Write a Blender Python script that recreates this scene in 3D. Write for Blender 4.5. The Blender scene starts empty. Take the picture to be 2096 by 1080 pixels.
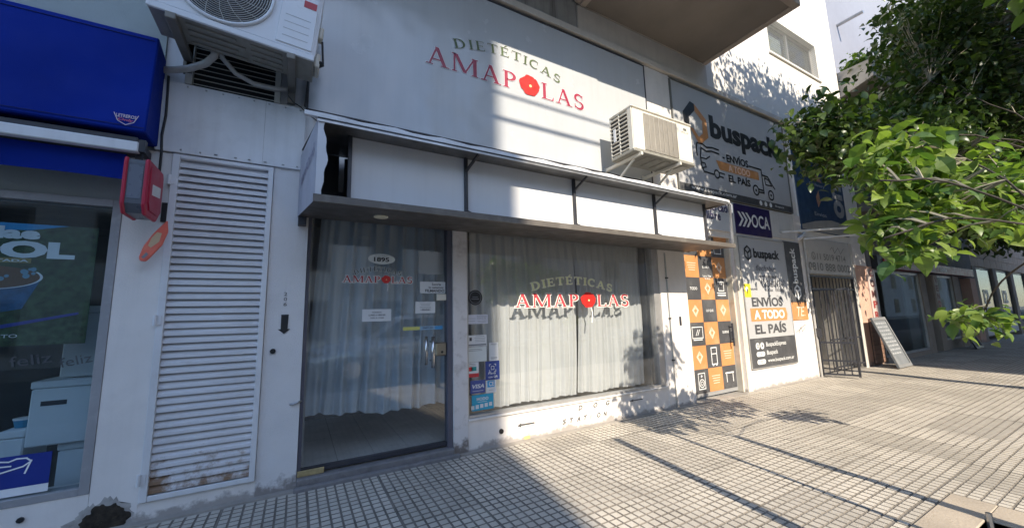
import bpy, bmesh, math, random
import numpy as np
from mathutils import Vector, Matrix

# ------------------------------------------------------------------ camera
scene = bpy.context.scene
COL = scene.collection
CAM_H, CAM_D = 1.24, 3.493            # eye height, distance to the shop front (facade plane y = 0)
YAW, PITCH, ROLL, FPX = 0.5145, 0.138, -0.0270, 776.0
def cam_matrix():
    cy, sy, cp, sp = math.cos(YAW), math.sin(YAW), math.cos(PITCH), math.sin(PITCH)
    fw = Vector((sy*cp, cy*cp, sp)); rt = Vector((cy, -sy, 0)); up = rt.cross(fw)
    cr, sr = math.cos(ROLL), math.sin(ROLL)
    r2 = rt*cr + up*sr; u2 = up*cr - rt*sr
    m = Matrix.Identity(4)
    for i in range(3):
        m[i][0] = r2[i]; m[i][1] = u2[i]; m[i][2] = -fw[i]
    m[0][3], m[1][3], m[2][3] = 0.0, -CAM_D, CAM_H
    return m
cd = bpy.data.cameras.new('camera'); cam = bpy.data.objects.new('camera', cd); COL.objects.link(cam)
cd.sensor_width = 36.0; cd.lens = FPX/2096.0*36.0; cd.clip_start = 0.05; cd.clip_end = 600.0
cam.matrix_world = cam_matrix(); scene.camera = cam

# ------------------------------------------------------------------ sky, sun, exposure
SUN_K, SUN_T = 0.17, 0.725            # light travels along (k, 1, -t)
sun_dir = Vector((SUN_K, 1.0, -SUN_T)).normalized()
elev = math.asin(-sun_dir.z)
world = bpy.data.worlds.new('World'); scene.world = world; world.use_nodes = True
wn = world.node_tree; bg = wn.nodes['Background']
sky = wn.nodes.new('ShaderNodeTexSky'); sky.sky_type = 'NISHITA'; sky.sun_disc = False
sky.sun_elevation = elev
sky.sun_rotation = math.atan2(-sun_dir.x, -sun_dir.y)   # measured from +Y towards +X
sky.air_density = 1.0; sky.dust_density = 0.3; sky.ozone_density = 3.0
wn.links.new(sky.outputs[0], bg.inputs[0]); bg.inputs[1].default_value = 0.15
sd = bpy.data.lights.new('sun', 'SUN'); sd.energy = 2.95; sd.angle = math.radians(0.53); sd.color = (1.0, 0.895, 0.735)
sun = bpy.data.objects.new('sun', sd); COL.objects.link(sun)
sun.rotation_euler = sun_dir.to_track_quat('-Z', 'Y').to_euler(); sun.location = (-3, -20, 20)
vs = scene.view_settings; vs.view_transform = 'Standard'; vs.look = 'None'; vs.gamma = 1.0
vs.exposure = 1.38; vs.use_curve_mapping = False
scene.cycles.use_denoising = True
scene.cycles.max_bounces = 10; scene.cycles.transparent_max_bounces = 16

rng = random.Random(7); nrng = np.random.default_rng(11)

# ------------------------------------------------------------------ materials
def lin(c):
    if isinstance(c, str):
        c = c.lstrip('#'); v = [int(c[i:i+2], 16)/255 for i in (0, 2, 4)]
        v = [x/12.92 if x <= 0.04045 else ((x+0.055)/1.055)**2.4 for x in v]
        return (v[0], v[1], v[2], 1)
    return (c[0], c[1], c[2], 1)
MAT = {}
def surf(name, col, rough=0.6, metal=0.0, var=0.10, vscale=3.0, grime=0.0, gcol=(0.09, 0.08, 0.07), gscale=2.0,
         streak=0.0, bump=0.0, bscale=80.0, spec=0.5, rand=0.0, speck=0.0, low=None, warp=0.0, wscale=1.3):
    """procedural surface: base colour, mottling, grime patches, run-down streaks, fine bump (world coordinates)"""
    m = bpy.data.materials.new(name); m.use_nodes = True; MAT[name] = m
    nt = m.node_tree; N = nt.nodes; L = nt.links; b = N['Principled BSDF']
    b.inputs['Roughness'].default_value = rough; b.inputs['Metallic'].default_value = metal
    b.inputs['Specular IOR Level'].default_value = spec
    base = lin(col)
    geo = N.new('ShaderNodeNewGeometry'); pos = geo.outputs['Position']
    def noise(scale, detail=5.0, rgh=0.55, vec=None):
        n = N.new('ShaderNodeTexNoise'); n.inputs['Scale'].default_value = scale
        n.inputs['Detail'].default_value = detail; n.inputs['Roughness'].default_value = rgh
        L.new(vec if vec is not None else pos, n.inputs['Vector']); return n.outputs['Fac']
    def mapr(src, a, bb, c0, c1):
        n = N.new('ShaderNodeMapRange'); n.inputs[1].default_value = a; n.inputs[2].default_value = bb
        n.inputs[3].default_value = c0; n.inputs[4].default_value = c1; L.new(src, n.inputs[0]); return n.outputs[0]
    def mix(f, a, bcol, mode='MIX'):
        n = N.new('ShaderNodeMix'); n.data_type = 'RGBA'; n.blend_type = mode
        if hasattr(f, 'links'): L.new(f, n.inputs[0])
        else: n.inputs[0].default_value = f
        if hasattr(a, 'links'): L.new(a, n.inputs[6])
        else: n.inputs[6].default_value = a
        if hasattr(bcol, 'links'): L.new(bcol, n.inputs[7])
        else: n.inputs[7].default_value = bcol
        return n.outputs[2]
    def math_(op, a, bv):
        n = N.new('ShaderNodeMath'); n.operation = op
        for i, v in enumerate((a, bv)):
            if hasattr(v, 'links'): L.new(v, n.inputs[i])
            else: n.inputs[i].default_value = v
        return n.outputs[0]
    c = base
    if var > 0:
        f = mapr(noise(vscale), 0.3, 0.7, 0.0, 1.0)
        c = mix(f, tuple(x*(1-var) for x in base[:3])+(1,), tuple(min(1, x*(1+var)) for x in base[:3])+(1,))
    if rand > 0:
        oi = N.new('ShaderNodeObjectInfo')
        f = mapr(oi.outputs['Random'], 0, 1, 1-rand, 1+rand)
        cc = N.new('ShaderNodeCombineXYZ')
        for i in range(3): L.new(f, cc.inputs[i])
        c = mix(1.0, c, cc.outputs[0], 'MULTIPLY')
    if speck > 0:
        f = mapr(noise(220, 2.0, 0.5), 0.60, 0.68, 0.0, speck); c = mix(f, c, (0.02, 0.02, 0.02, 1))
        f = mapr(noise(160, 2.0, 0.5), 0.36, 0.28, 0.0, speck); c = mix(f, c, (0.75, 0.73, 0.68, 1))
    if streak > 0:
        mp = N.new('ShaderNodeMapping'); mp.inputs['Scale'].default_value = (9, 9, 0.55); L.new(pos, mp.inputs[0])
        f = mapr(noise(1.6, 6.0, 0.6, mp.outputs[0]), 0.48, 0.74, 0.0, streak); c = mix(f, c, lin(gcol))
    if grime > 0:
        f = mapr(noise(gscale, 8.0, 0.68), 0.52, 0.72, 0.0, grime); c = mix(f, c, lin(gcol))
    if low is not None:      # splash dirt and chipped paint near the pavement: (height, strength, colour)
        sp = N.new('ShaderNodeSeparateXYZ'); L.new(pos, sp.inputs[0])
        h = mapr(sp.outputs[2], 0.0, low[0], 1.0, 0.0)
        f = math_('ADD', h, mapr(noise(7.0, 8.0, 0.7), 0.2, 0.8, -0.9, 0.55))
        f = mapr(f, 0.25, 0.6, 0.0, low[1]); c = mix(f, c, lin(low[2]))
    if hasattr(c, 'links'): L.new(c, b.inputs['Base Color'])
    else: b.inputs['Base Color'].default_value = c
    if bump > 0:
        bn = N.new('ShaderNodeBump'); bn.inputs['Strength'].default_value = min(1.0, bump); bn.inputs['Distance'].default_value = 0.004
        L.new(noise(bscale, 6.0, 0.6), bn.inputs['Height']); L.new(bn.outputs[0], b.inputs['Normal'])
    if warp > 0:       # gentle buckling of a sheet
        wb = N.new('ShaderNodeBump'); wb.inputs['Strength'].default_value = 1.0; wb.inputs['Distance'].default_value = warp
        L.new(noise(wscale, 2.0, 0.4), wb.inputs['Height'])
        if b.inputs['Normal'].is_linked: L.new(b.inputs['Normal'].links[0].from_socket, wb.inputs['Normal'])
        L.new(wb.outputs[0], b.inputs['Normal'])
    if rough > 0.15:
        L.new(mapr(noise(vscale*2.3+1), 0.25, 0.75, max(0.05, rough-0.12), min(1, rough+0.12)), b.inputs['Roughness'])
    return m
def flat(col, rough=0.55, name=None):
    key = name or 'print_%s' % (col if isinstance(col, str) else '_'.join('%.2f' % v for v in col))
    if key in MAT: return MAT[key]
    return surf(key, col, rough, var=0.06, vscale=9.0)
def glass_mat(name, tint=(0.93, 0.95, 0.94), refl=1.0, film=0.03, filmcol=(0.55, 0.56, 0.55), gmax=0.9):
    m = bpy.data.materials.new(name); m.use_nodes = True; MAT[name] = m
    nt = m.node_tree; N = nt.nodes; L = nt.links; N.clear()
    out = N.new('ShaderNodeOutputMaterial'); tr = N.new('ShaderNodeBsdfTransparent'); tr.inputs[0].default_value = tint+(1,)
    gl = N.new('ShaderNodeBsdfGlossy'); gl.inputs['Roughness'].default_value = 0.012
    lw = N.new('ShaderNodeLayerWeight'); lw.inputs[0].default_value = 0.5
    p = N.new('ShaderNodeMath'); p.operation = 'POWER'; L.new(lw.outputs['Facing'], p.inputs[0]); p.inputs[1].default_value = 4.0
    mr = N.new('ShaderNodeMapRange'); L.new(p.outputs[0], mr.inputs[0]); mr.inputs[3].default_value = 0.055*refl; mr.inputs[4].default_value = gmax
    df = N.new('ShaderNodeBsdfDiffuse'); df.inputs[0].default_value = filmcol+(1,)
    geo = N.new('ShaderNodeNewGeometry'); no = N.new('ShaderNodeTexNoise'); no.inputs['Scale'].default_value = 2.2; no.inputs['Detail'].default_value = 7
    L.new(geo.outputs['Position'], no.inputs['Vector'])
    fr = N.new('ShaderNodeMapRange'); L.new(no.outputs['Fac'], fr.inputs[0]); fr.inputs[1].default_value = 0.35; fr.inputs[2].default_value = 0.75
    fr.inputs[3].default_value = film*0.4; fr.inputs[4].default_value = film*1.8
    m1 = N.new('ShaderNodeMixShader'); L.new(fr.outputs[0], m1.inputs[0]); L.new(tr.outputs[0], m1.inputs[1]); L.new(df.outputs[0], m1.inputs[2])
    m2 = N.new('ShaderNodeMixShader'); L.new(mr.outputs[0], m2.inputs[0]); L.new(m1.outputs[0], m2.inputs[1]); L.new(gl.outputs[0], m2.inputs[2])
    L.new(m2.outputs[0], out.inputs[0]); return m
def leaf_mat(name, col, trans=0.35, rough=0.42):
    m = bpy.data.materials.new(name); m.use_nodes = True; MAT[name] = m
    nt = m.node_tree; N = nt.nodes; L = nt.links; N.clear()
    out = N.new('ShaderNodeOutputMaterial'); b = N.new('ShaderNodeBsdfPrincipled'); b.inputs['Roughness'].default_value = rough
    geo = N.new('ShaderNodeNewGeometry'); rp = N.new('ShaderNodeValToRGB')
    c = lin(col); rp.color_ramp.elements[0].color = (c[0]*0.48, c[1]*0.60, c[2]*0.8, 1); rp.color_ramp.elements[1].color = (c[0]*1.75, c[1]*1.4, c[2]*1.25, 1)
    oi = N.new('ShaderNodeObjectInfo'); ad = N.new('ShaderNodeMath'); ad.operation = 'ADD'; fr = N.new('ShaderNodeMath'); fr.operation = 'FRACT'
    L.new(geo.outputs['Random Per Island'], ad.inputs[0]); L.new(oi.outputs['Random'], ad.inputs[1]); L.new(ad.outputs[0], fr.inputs[0]); L.new(fr.outputs[0], rp.inputs[0]); L.new(rp.outputs[0], b.inputs['Base Color'])
    t = N.new('ShaderNodeBsdfTranslucent'); mc = N.new('ShaderNodeMix'); mc.data_type = 'RGBA'; mc.blend_type = 'MULTIPLY'; mc.inputs[0].default_value = 1
    L.new(rp.outputs[0], mc.inputs[6]); mc.inputs[7].default_value = (1.25, 1.5, 0.6, 1); L.new(mc.outputs[2], t.inputs[0])
    mx = N.new('ShaderNodeMixShader'); mx.inputs[0].default_value = trans; L.new(b.outputs[0], mx.inputs[1]); L.new(t.outputs[0], mx.inputs[2])
    L.new(mx.outputs[0], out.inputs[0]); return m

WHITE = surf('white_wall_paint', (0.75, 0.71, 0.675), 0.75, var=0.06, grime=0.25, gcol=(0.42, 0.40, 0.38), gscale=1.6, streak=0.10, bump=0.35, bscale=90, low=(0.10, 0.7, (0.22, 0.19, 0.17)))
ROUGHW = surf('rough_white_render', (0.72, 0.70, 0.69), 0.85, var=0.07, grime=0.25, gcol=(0.40, 0.38, 0.37), gscale=3, bump=1.0, bscale=140, low=(0.20, 0.85, (0.2, 0.17, 0.155)))
METALW = surf('white_painted_metal', (0.70, 0.70, 0.71), 0.45, var=0.05, grime=0.35, gcol=(0.40, 0.38, 0.36), gscale=2.5, streak=0.2, warp=0.02, wscale=2.5)
SIGNW = surf('white_sign_film', (0.49, 0.505, 0.52), 0.2, var=0.03, vscale=1.0, grime=0.12, gcol=(0.36, 0.36, 0.36), gscale=0.8, streak=0.16, warp=0.05)
CONC = surf('concrete', (0.36, 0.33, 0.29), 0.85, var=0.14, grime=0.3, gcol=(0.17, 0.15, 0.13), gscale=1.5, bump=0.6, bscale=40)
STREAKC = surf('stained_concrete', (0.37, 0.36, 0.34), 0.85, var=0.12, streak=0.8, gcol=(0.12, 0.11, 0.10), grime=0.4, gscale=2.5, bump=0.5)
BEAM = surf('painted_beam', (0.60, 0.55, 0.49), 0.75, var=0.07, grime=0.3, gcol=(0.38, 0.34, 0.29), streak=0.2, bump=0.3)
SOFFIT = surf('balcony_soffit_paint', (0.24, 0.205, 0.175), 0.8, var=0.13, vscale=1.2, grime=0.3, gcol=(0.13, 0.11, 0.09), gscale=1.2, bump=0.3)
TOWERW = surf('white_tower_render', (0.76, 0.73, 0.68), 0.8, var=0.04, grime=0.2, gcol=(0.5, 0.47, 0.43), gscale=0.9, streak=0.12, bump=0.3)
GREYG = surf('grey_green_wall', (0.33, 0.37, 0.36), 0.75, var=0.08, grime=0.3, gcol=(0.2, 0.22, 0.22), bump=0.3)
DARKM = surf('dark_painted_metal', (0.035, 0.036, 0.045), 0.45, var=0.2, grime=0.3, gcol=(0.11, 0.09, 0.075), gscale=6)
BLACK = surf('black_plastic', (0.018, 0.018, 0.02), 0.45, var=0.1)
ALU = surf('weathered_aluminium', (0.50, 0.49, 0.48), 0.42, metal=0.6, var=0.1, grime=0.4, gcol=(0.20, 0.18, 0.16), gscale=5)
GALV = surf('galvanised_steel', (0.42, 0.42, 0.42), 0.4, metal=0.75, var=0.15, grime=0.45, gcol=(0.13, 0.10, 0.08), gscale=7)
SHEET = surf('stained_zinc_sheet', (0.20, 0.20, 0.20), 0.5, metal=0.5, var=0.25, vscale=5, grime=0.7, gcol=(0.045, 0.04, 0.036), gscale=3, bump=0.3, bscale=30)
GLASS = glass_mat('window_glass', tint=(0.95, 0.955, 0.955), refl=1.5, film=0.03)
GLASSD = glass_mat('shop_glass', tint=(0.75, 0.80, 0.82), refl=0.8, film=0.012, gmax=0.30)
CLOTH = surf('pale_curtain_cloth', (0.56, 0.575, 0.58), 0.9, var=0.06, vscale=2, grime=0.18, gcol=(0.5, 0.5, 0.47), gscale=1.4, spec=0.1)
CHROME = surf('brushed_steel', (0.62, 0.62, 0.62), 0.22, metal=1.0, var=0.05)
INTW = surf('interior_wall_paint', (0.36, 0.36, 0.35), 0.85, var=0.08)
INTF = surf('interior_floor_tile', (0.58, 0.59, 0.57), 0.5, var=0.1, vscale=6, grime=0.2, gcol=(0.2, 0.2, 0.19))
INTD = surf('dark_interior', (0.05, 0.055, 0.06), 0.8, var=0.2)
CREAM = surf('aged_cream_plastic', (0.70, 0.66, 0.57), 0.5, var=0.05, grime=0.3, gcol=(0.42, 0.37, 0.30), gscale=4, streak=0.12)
ACW = surf('white_enamel', (0.72, 0.73, 0.75), 0.35, var=0.03, grime=0.15, gcol=(0.45, 0.43, 0.41), gscale=3)
ACPAN = surf('dirty_zinc_pan', (0.34, 0.325, 0.28), 0.55, metal=0.3, var=0.15, vscale=9, grime=0.7, gcol=(0.17, 0.15, 0.12), gscale=9)
TILE = surf('granite_pavement_tile', (0.51, 0.462, 0.392), 0.8, var=0.14, vscale=2.2, rand=0.15, grime=0.42, gcol=(0.25, 0.225, 0.195), gscale=1.3, speck=0.34, bump=0.8, bscale=260)
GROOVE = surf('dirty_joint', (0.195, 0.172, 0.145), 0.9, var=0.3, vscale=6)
MORTAR = surf('pavement_mortar', (0.34, 0.31, 0.275), 0.9, var=0.2, vscale=5, grime=0.5, gcol=(0.18, 0.16, 0.14), gscale=3, bump=0.8, bscale=60)
SANDC = surf('sandy_concrete', (0.42, 0.355, 0.28), 0.9, var=0.12, vscale=4, grime=0.35, gcol=(0.33, 0.28, 0.22), gscale=5, bump=0.8, bscale=70)
ASPH = surf('asphalt', (0.055, 0.055, 0.057), 0.85, var=0.2, vscale=4, bump=0.8, bscale=150)

# ------------------------------------------------------------------ helpers
ORI = {}
def org(o): return ORI.get(o.name, Vector((0, 0, 0)))
def link(o, parent=None, world=(0, 0, 0)):
    COL.objects.link(o); w = Vector(world); ORI[o.name] = w
    if parent is not None:
        o.parent = parent; o.location = w - org(parent)
    else: o.location = w
    return o
def tag(o, label=None, cat=None, group=None, kind=None):
    if label: o['label'] = label
    if cat: o['category'] = cat
    if group: o['group'] = group
    if kind: o['kind'] = kind
    return o
def thing(name, label, cat, loc=(0, 0, 0), group=None):
    o = bpy.data.objects.new(name, None); o.empty_display_size = 0.1
    link(o, None, loc); return tag(o, label, cat, group)

class MB:
    def __init__(s): s.v = []; s.f = []
    def poly(s, pts): n = len(s.v); s.v += [tuple(p) for p in pts]; s.f.append(tuple(range(n, n+len(pts)))); return s
    def hexa(s, a, b):           # two matching quads
        n = len(s.v); s.v += [tuple(p) for p in a]+[tuple(p) for p in b]
        s.f += [(n, n+1, n+2, n+3), (n+7, n+6, n+5, n+4)]+[(n+(i+1) % 4, n+i, n+4+i, n+4+(i+1) % 4) for i in range(4)]; return s
    def box(s, x0, x1, y0, y1, z0, z1):
        return s.hexa([(x0, y0, z0), (x0, y1, z0), (x1, y1, z0), (x1, y0, z0)], [(x0, y0, z1), (x0, y1, z1), (x1, y1, z1), (x1, y0, z1)])
    def bar(s, p, q, w, h, up=(0, 0, 1)):
        p, q = Vector(p), Vector(q); d = (q-p).normalized(); u = Vector(up)
        if abs(d.dot(u)) > 0.97: u = Vector((0, 1, 0))
        a = d.cross(u).normalized()*w/2; b = d.cross(a).normalized()*h/2
        return s.hexa([p-a-b, p+a-b, p+a+b, p-a+b], [q-a-b, q+a-b, q+a+b, q-a+b])
    def tube(s, pts, r, n=8, cap=True):
        pts = [Vector(p) for p in pts]; rs = r if isinstance(r, (list, tuple)) else [r]*len(pts)
        prev = None; base = len(s.v)
        for i, p in enumerate(pts):
            d = (pts[min(i+1, len(pts)-1)]-pts[max(i-1, 0)]).normalized()
            if prev is None:
                u = Vector((0, 0, 1)) if abs(d.z) < 0.9 else Vector((1, 0, 0)); a = d.cross(u).normalized()
            else: a = (prev-d*prev.dot(d)).normalized()
            prev = a; b = d.cross(a)
            for k in range(n):
                t = 2*math.pi*k/n; s.v.append(tuple(p+(a*math.cos(t)+b*math.sin(t))*rs[i]))
        for i in range(len(pts)-1):
            for k in range(n):
                k2 = (k+1) % n; s.f.append((base+i*n+k, base+i*n+k2, base+(i+1)*n+k2, base+(i+1)*n+k))
        if cap:
            s.f.append(tuple(base+k for k in reversed(range(n)))); s.f.append(tuple(base+(len(pts)-1)*n+k for k in range(n)))
        return s
    def prism(s, outline, y0, y1):       # outline in (x, z), extruded along y
        n = len(outline); b = len(s.v)
        s.v += [(x, y0, z) for x, z in outline]+[(x, y1, z) for x, z in outline]
        s.f += [tuple(range(b, b+n)), tuple(reversed(range(b+n, b+2*n)))]
        s.f += [(b+i, b+n+i, b+n+(i+1) % n, b+(i+1) % n) for i in range(n)]; return s
    def mesh(s, name, mat, bev=0.0, seg=1, smooth=False, mats=None):
        me = bpy.data.meshes.new(name); me.from_pydata(s.v, [], s.f)
        bm = bmesh.new(); bm.from_mesh(me)
        bmesh.ops.recalc_face_normals(bm, faces=bm.faces)
        if bev > 0: bmesh.ops.bevel(bm, geom=list(bm.edges), offset=bev, segments=seg, affect='EDGES', clamp_overlap=True)
        bm.to_mesh(me); bm.free()
        if mat: me.materials.append(mat)
        if smooth:
            for p in me.polygons: p.use_smooth = True
        me.update(); return me
    def build(s, name, mat, parent=None, bev=0.0, seg=1, smooth=False, label=None):
        o = bpy.data.objects.new(name, s.mesh(name, mat, bev, seg, smooth)); link(o, parent)
        if label: o['label'] = label
        return o
def box(name, mat, parent, x0, x1, y0, y1, z0, z1, bev=0.0, label=None):
    return MB().box(x0, x1, y0, y1, z0, z1).build(name, mat, parent, bev, label=label)
def piece(name, me, parent, at, rot=None, scl=None):
    o = bpy.data.objects.new(name, me); link(o, parent, at)
    if rot is not None: o.rotation_euler = rot
    if scl is not None: o.scale = scl
    return o

# flat print on a wall-parallel plane: u = x, v = z, facing the street
class Flat:
    def __init__(s): s.p = []
    def rect(s, x0, x1, z0, z1): s.p.append([(x0, z0), (x1, z0), (x1, z1), (x0, z1)]); return s
    def poly(s, pts): s.p.append(list(pts)); return s
    def disc(s, x, z, r, n=24, rz=None): s.p.append([(x+r*math.cos(2*math.pi*i/n), z+(rz or r)*math.sin(2*math.pi*i/n)) for i in range(n)]); return s
    def line(s, pts, w, close=False):
        pts = list(pts)
        if close: pts = pts+[pts[0]]
        for (a, b) in zip(pts[:-1], pts[1:]):
            dx, dz = b[0]-a[0], b[1]-a[1]; l = math.hypot(dx, dz) or 1; ex, ez = dx/l*w*0.35, dz/l*w*0.35; nx, nz = -dz/l*w/2, dx/l*w/2
            s.p.append([(a[0]-ex-nx, a[1]-ez-nz), (b[0]+ex-nx, b[1]+ez-nz), (b[0]+ex+nx, b[1]+ez+nz), (a[0]-ex+nx, a[1]-ez+nz)])
        return s
    def ring(s, x, z, r, w, n=24, a0=0, a1=360):
        pts = [(x+r*math.cos(math.radians(a0+(a1-a0)*i/n)), z+r*math.sin(math.radians(a0+(a1-a0)*i/n))) for i in range(n+1)]
        return s.line(pts, w)
    def rrect(s, x0, x1, z0, z1, w):
        return s.line([(x0, z0), (x1, z0), (x1, z1), (x0, z1)], w, True)
    def outset(s, d):
        o = Flat()
        for p in s.p:
            cx = sum(a[0] for a in p)/len(p); cz = sum(a[1] for a in p)/len(p); q = []
            n = len(p)
            for i in range(n):
                a, b, c = p[i-1], p[i], p[(i+1) % n]
                def nrm(u, v):
                    dx, dz = v[0]-u[0], v[1]-u[1]; l = math.hypot(dx, dz) or 1e-9; nx, nz = dz/l, -dx/l
                    if nx*((u[0]+v[0])/2-cx)+nz*((u[1]+v[1])/2-cz) < 0: nx, nz = -nx, -nz
                    return nx, nz
                n1, n2 = nrm(a, b), nrm(b, c); k = 1+n1[0]*n2[0]+n1[1]*n2[1]; k = max(k, 0.35)
                q.append((b[0]+d*(n1[0]+n2[0])/k, b[1]+d*(n1[1]+n2[1])/k))
            o.p.append(q)
        return o
    def xf(s, fn): 
        o = Flat(); o.p = [[fn(*a) for a in p] for p in s.p]; return o
    def build(s, name, mat, parent, y, dy=0.00025, label=None):
        mb = MB()
        for i, p in enumerate(s.p):
            a = sum(p[k][0]*p[(k+1) % len(p)][1]-p[(k+1) % len(p)][0]*p[k][1] for k in range(len(p)))
            if a < 0: p = p[::-1]
            yy = y-dy*(i % 6); mb.poly([(x, yy, z) for x, z in p])
        me = bpy.data.meshes.new(name); me.from_pydata(mb.v, [], mb.f); me.materials.append(mat)
        o = bpy.data.objects.new(name, me); link(o, parent)
        if label: o['label'] = label
        return o
def text_mesh(txt, bold=0.0, shear=0.0, spacing=1.0):
    cu = bpy.data.curves.new('t', 'FONT'); cu.body = txt; cu.size = 1.0; cu.offset = bold; cu.shear = shear; cu.space_character = spacing
    cu.resolution_u = 3; cu.fill_mode = 'FRONT'
    ob = bpy.data.objects.new('t', cu); COL.objects.link(ob)
    me = bpy.data.meshes.new_from_object(ob); COL.objects.unlink(ob); bpy.data.objects.remove(ob); bpy.data.curves.remove(cu)
    return me
def text(txt, mat, parent, x0, x1, z0, z1, y, bold=0.0, shear=0.0, rot=0.0, name='lettering', spacing=1.0, warp=None):
    """lettering fitted into the box x0..x1, z0..z1 on the plane y (rot: degrees, turned inside the box)"""
    me = text_mesh(txt, bold, shear, spacing); n = len(me.vertices); co = np.empty(n*3); me.vertices.foreach_get('co', co); co = co.reshape(-1, 3)
    r = math.radians(rot); u = co[:, 0]*math.cos(r)-co[:, 1]*math.sin(r); v = co[:, 0]*math.sin(r)+co[:, 1]*math.cos(r)
    u = x0+(u-u.min())/(np.ptp(u) or 1)*(x1-x0); v = z0+(v-v.min())/(np.ptp(v) or 1)*(z1-z0)
    if warp: v = v+np.array([warp(a) for a in u])
    out = np.stack([u, np.full(n, y), v], 1); me.vertices.foreach_set('co', out.ravel()); me.name = name
    me.materials.clear(); me.materials.append(mat); me.update()
    o = bpy.data.objects.new(name, me); return link(o, parent)

# serif capitals drawn from convex pieces (unit height)
def serif_glyph(ch):
    T, t, s = 0.17, 0.085, 0.055
    F = Flat()
    def stem(x, w): F.rect(x, x+w, 0, 1); F.rect(x-0.075, x+w+0.075, 0, s); F.rect(x-0.075, x+w+0.075, 1-s, 1)
    def diag(xa, za, xb, zb, w): F.poly([(xa, za), (xa+w, za), (xb+w, zb), (xb, zb)])
    def arc(cx, cz, rx, rz, a0, a1, w0, w1, n=14):
        for i in range(n):
            q = []
            for k, sgn in ((i, -1), (i+1, -1), (i+1, 1), (i, 1)):
                a = math.radians(a0+(a1-a0)*k/n); w = w0+(w1-w0)*math.sin(math.pi*k/n); q.append((cx+(rx+sgn*w/2)*math.cos(a), cz+(rz+sgn*w/2)*math.sin(a)))
            F.poly(q)
    if ch == 'A':
        diag(0.10, 0, 0.42, 1, t); diag(0.72, 0, 0.37, 1, T); F.rect(0.24, 0.72, 0.29, 0.29+s*1.2)
        F.rect(0.0, 0.30, 0, s); F.rect(0.62, 1.0, 0, s); return 1.0, F
    if ch == 'M':
        stem(0.08, t); stem(0.98, T); diag(0.52, 0.05, 0.10, 1, T); diag(0.55, 0.05, 1.00, 1, t); return 1.25, F
    if ch == 'P':
        stem(0.08, T); arc(0.30, 0.73, 0.30, 0.235, -90, 90, 0.06, T); F.rect(0.2, 0.32, 0.94, 1.0); F.rect(0.2, 0.32, 0.465, 0.53); return 0.74, F
    if ch == 'L':
        stem(0.08, T); F.rect(0.2, 0.66, 0, s); F.poly([(0.58, 0), (0.68, 0), (0.70, 0.24), (0.655, 0.24)]); return 0.74, F
    if ch in 'EÉ':
        stem(0.08, T); F.rect(0.2, 0.66, 0, s); F.rect(0.2, 0.64, 1-s, 1); F.rect(0.2, 0.52, 0.48, 0.53)
        F.poly([(0.6, 0), (0.68, 0), (0.69, 0.2), (0.65, 0.2)]); F.poly([(0.6, 1), (0.65, 1), (0.66, 0.8), (0.62, 0.8)]); F.rect(0.5, 0.545, 0.39, 0.62)
        if ch == 'É': F.poly([(0.30, 1.08), (0.40, 1.08), (0.58, 1.27), (0.46, 1.27)])
        return 0.74, F
    if ch == 'T':
        F.rect(0.33, 0.33+T, 0, 1); F.rect(0.24, 0.59, 0, s); F.rect(0.02, 0.81, 1-s, 1); F.poly([(0.02, 1), (0.09, 1), (0.05, 0.76), (0.015, 0.76)]); F.poly([(0.74, 1), (0.81, 1), (0.815, 0.76), (0.78, 0.76)]); return 0.83, F
    if ch == 'I': stem(0.09, T); return 0.35, F
    if ch == 'D':
        stem(0.08, T); arc(0.34, 0.5, 0.42, 0.465, -90, 90, 0.06, T); F.rect(0.2, 0.36, 0.94, 1.0); F.rect(0.2, 0.36, 0, 0.06); return 0.90, F
    if ch == 'C':
        arc(0.45, 0.5, 0.38, 0.465, 48, 312, 0.055, T, 20); F.rect(0.66, 0.72, 0.66, 0.95); return 0.80, F
    if ch == 'S':
        arc(0.33, 0.735, 0.22, 0.225, 25, 270, 0.06, T*0.9, 14); arc(0.33, 0.265, 0.24, 0.225, 90, -155, 0.06, T*0.95, 14); F.rect(0.53, 0.58, 0.72, 0.97); F.rect(0.055, 0.105, 0.05, 0.32); return 0.64, F
    return 0.5, F
def serif_word(word, x0, x1, gap=0.10):
    """list of (Flat, x centre) for the word set to fill x0..x1 at unit height 1 (x scaled to fit)"""
    gl = [serif_glyph(c) if c != 'O' else (1.15, None) for c in word]
    tot = sum(g[0] for g in gl)+gap*(len(gl)-1); k = (x1-x0)/tot; x = x0; out = []
    for (w, F), c in zip(gl, word):
        out.append((F, x, k, w*k, c)); x += (w+gap)*k
    return out
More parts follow.
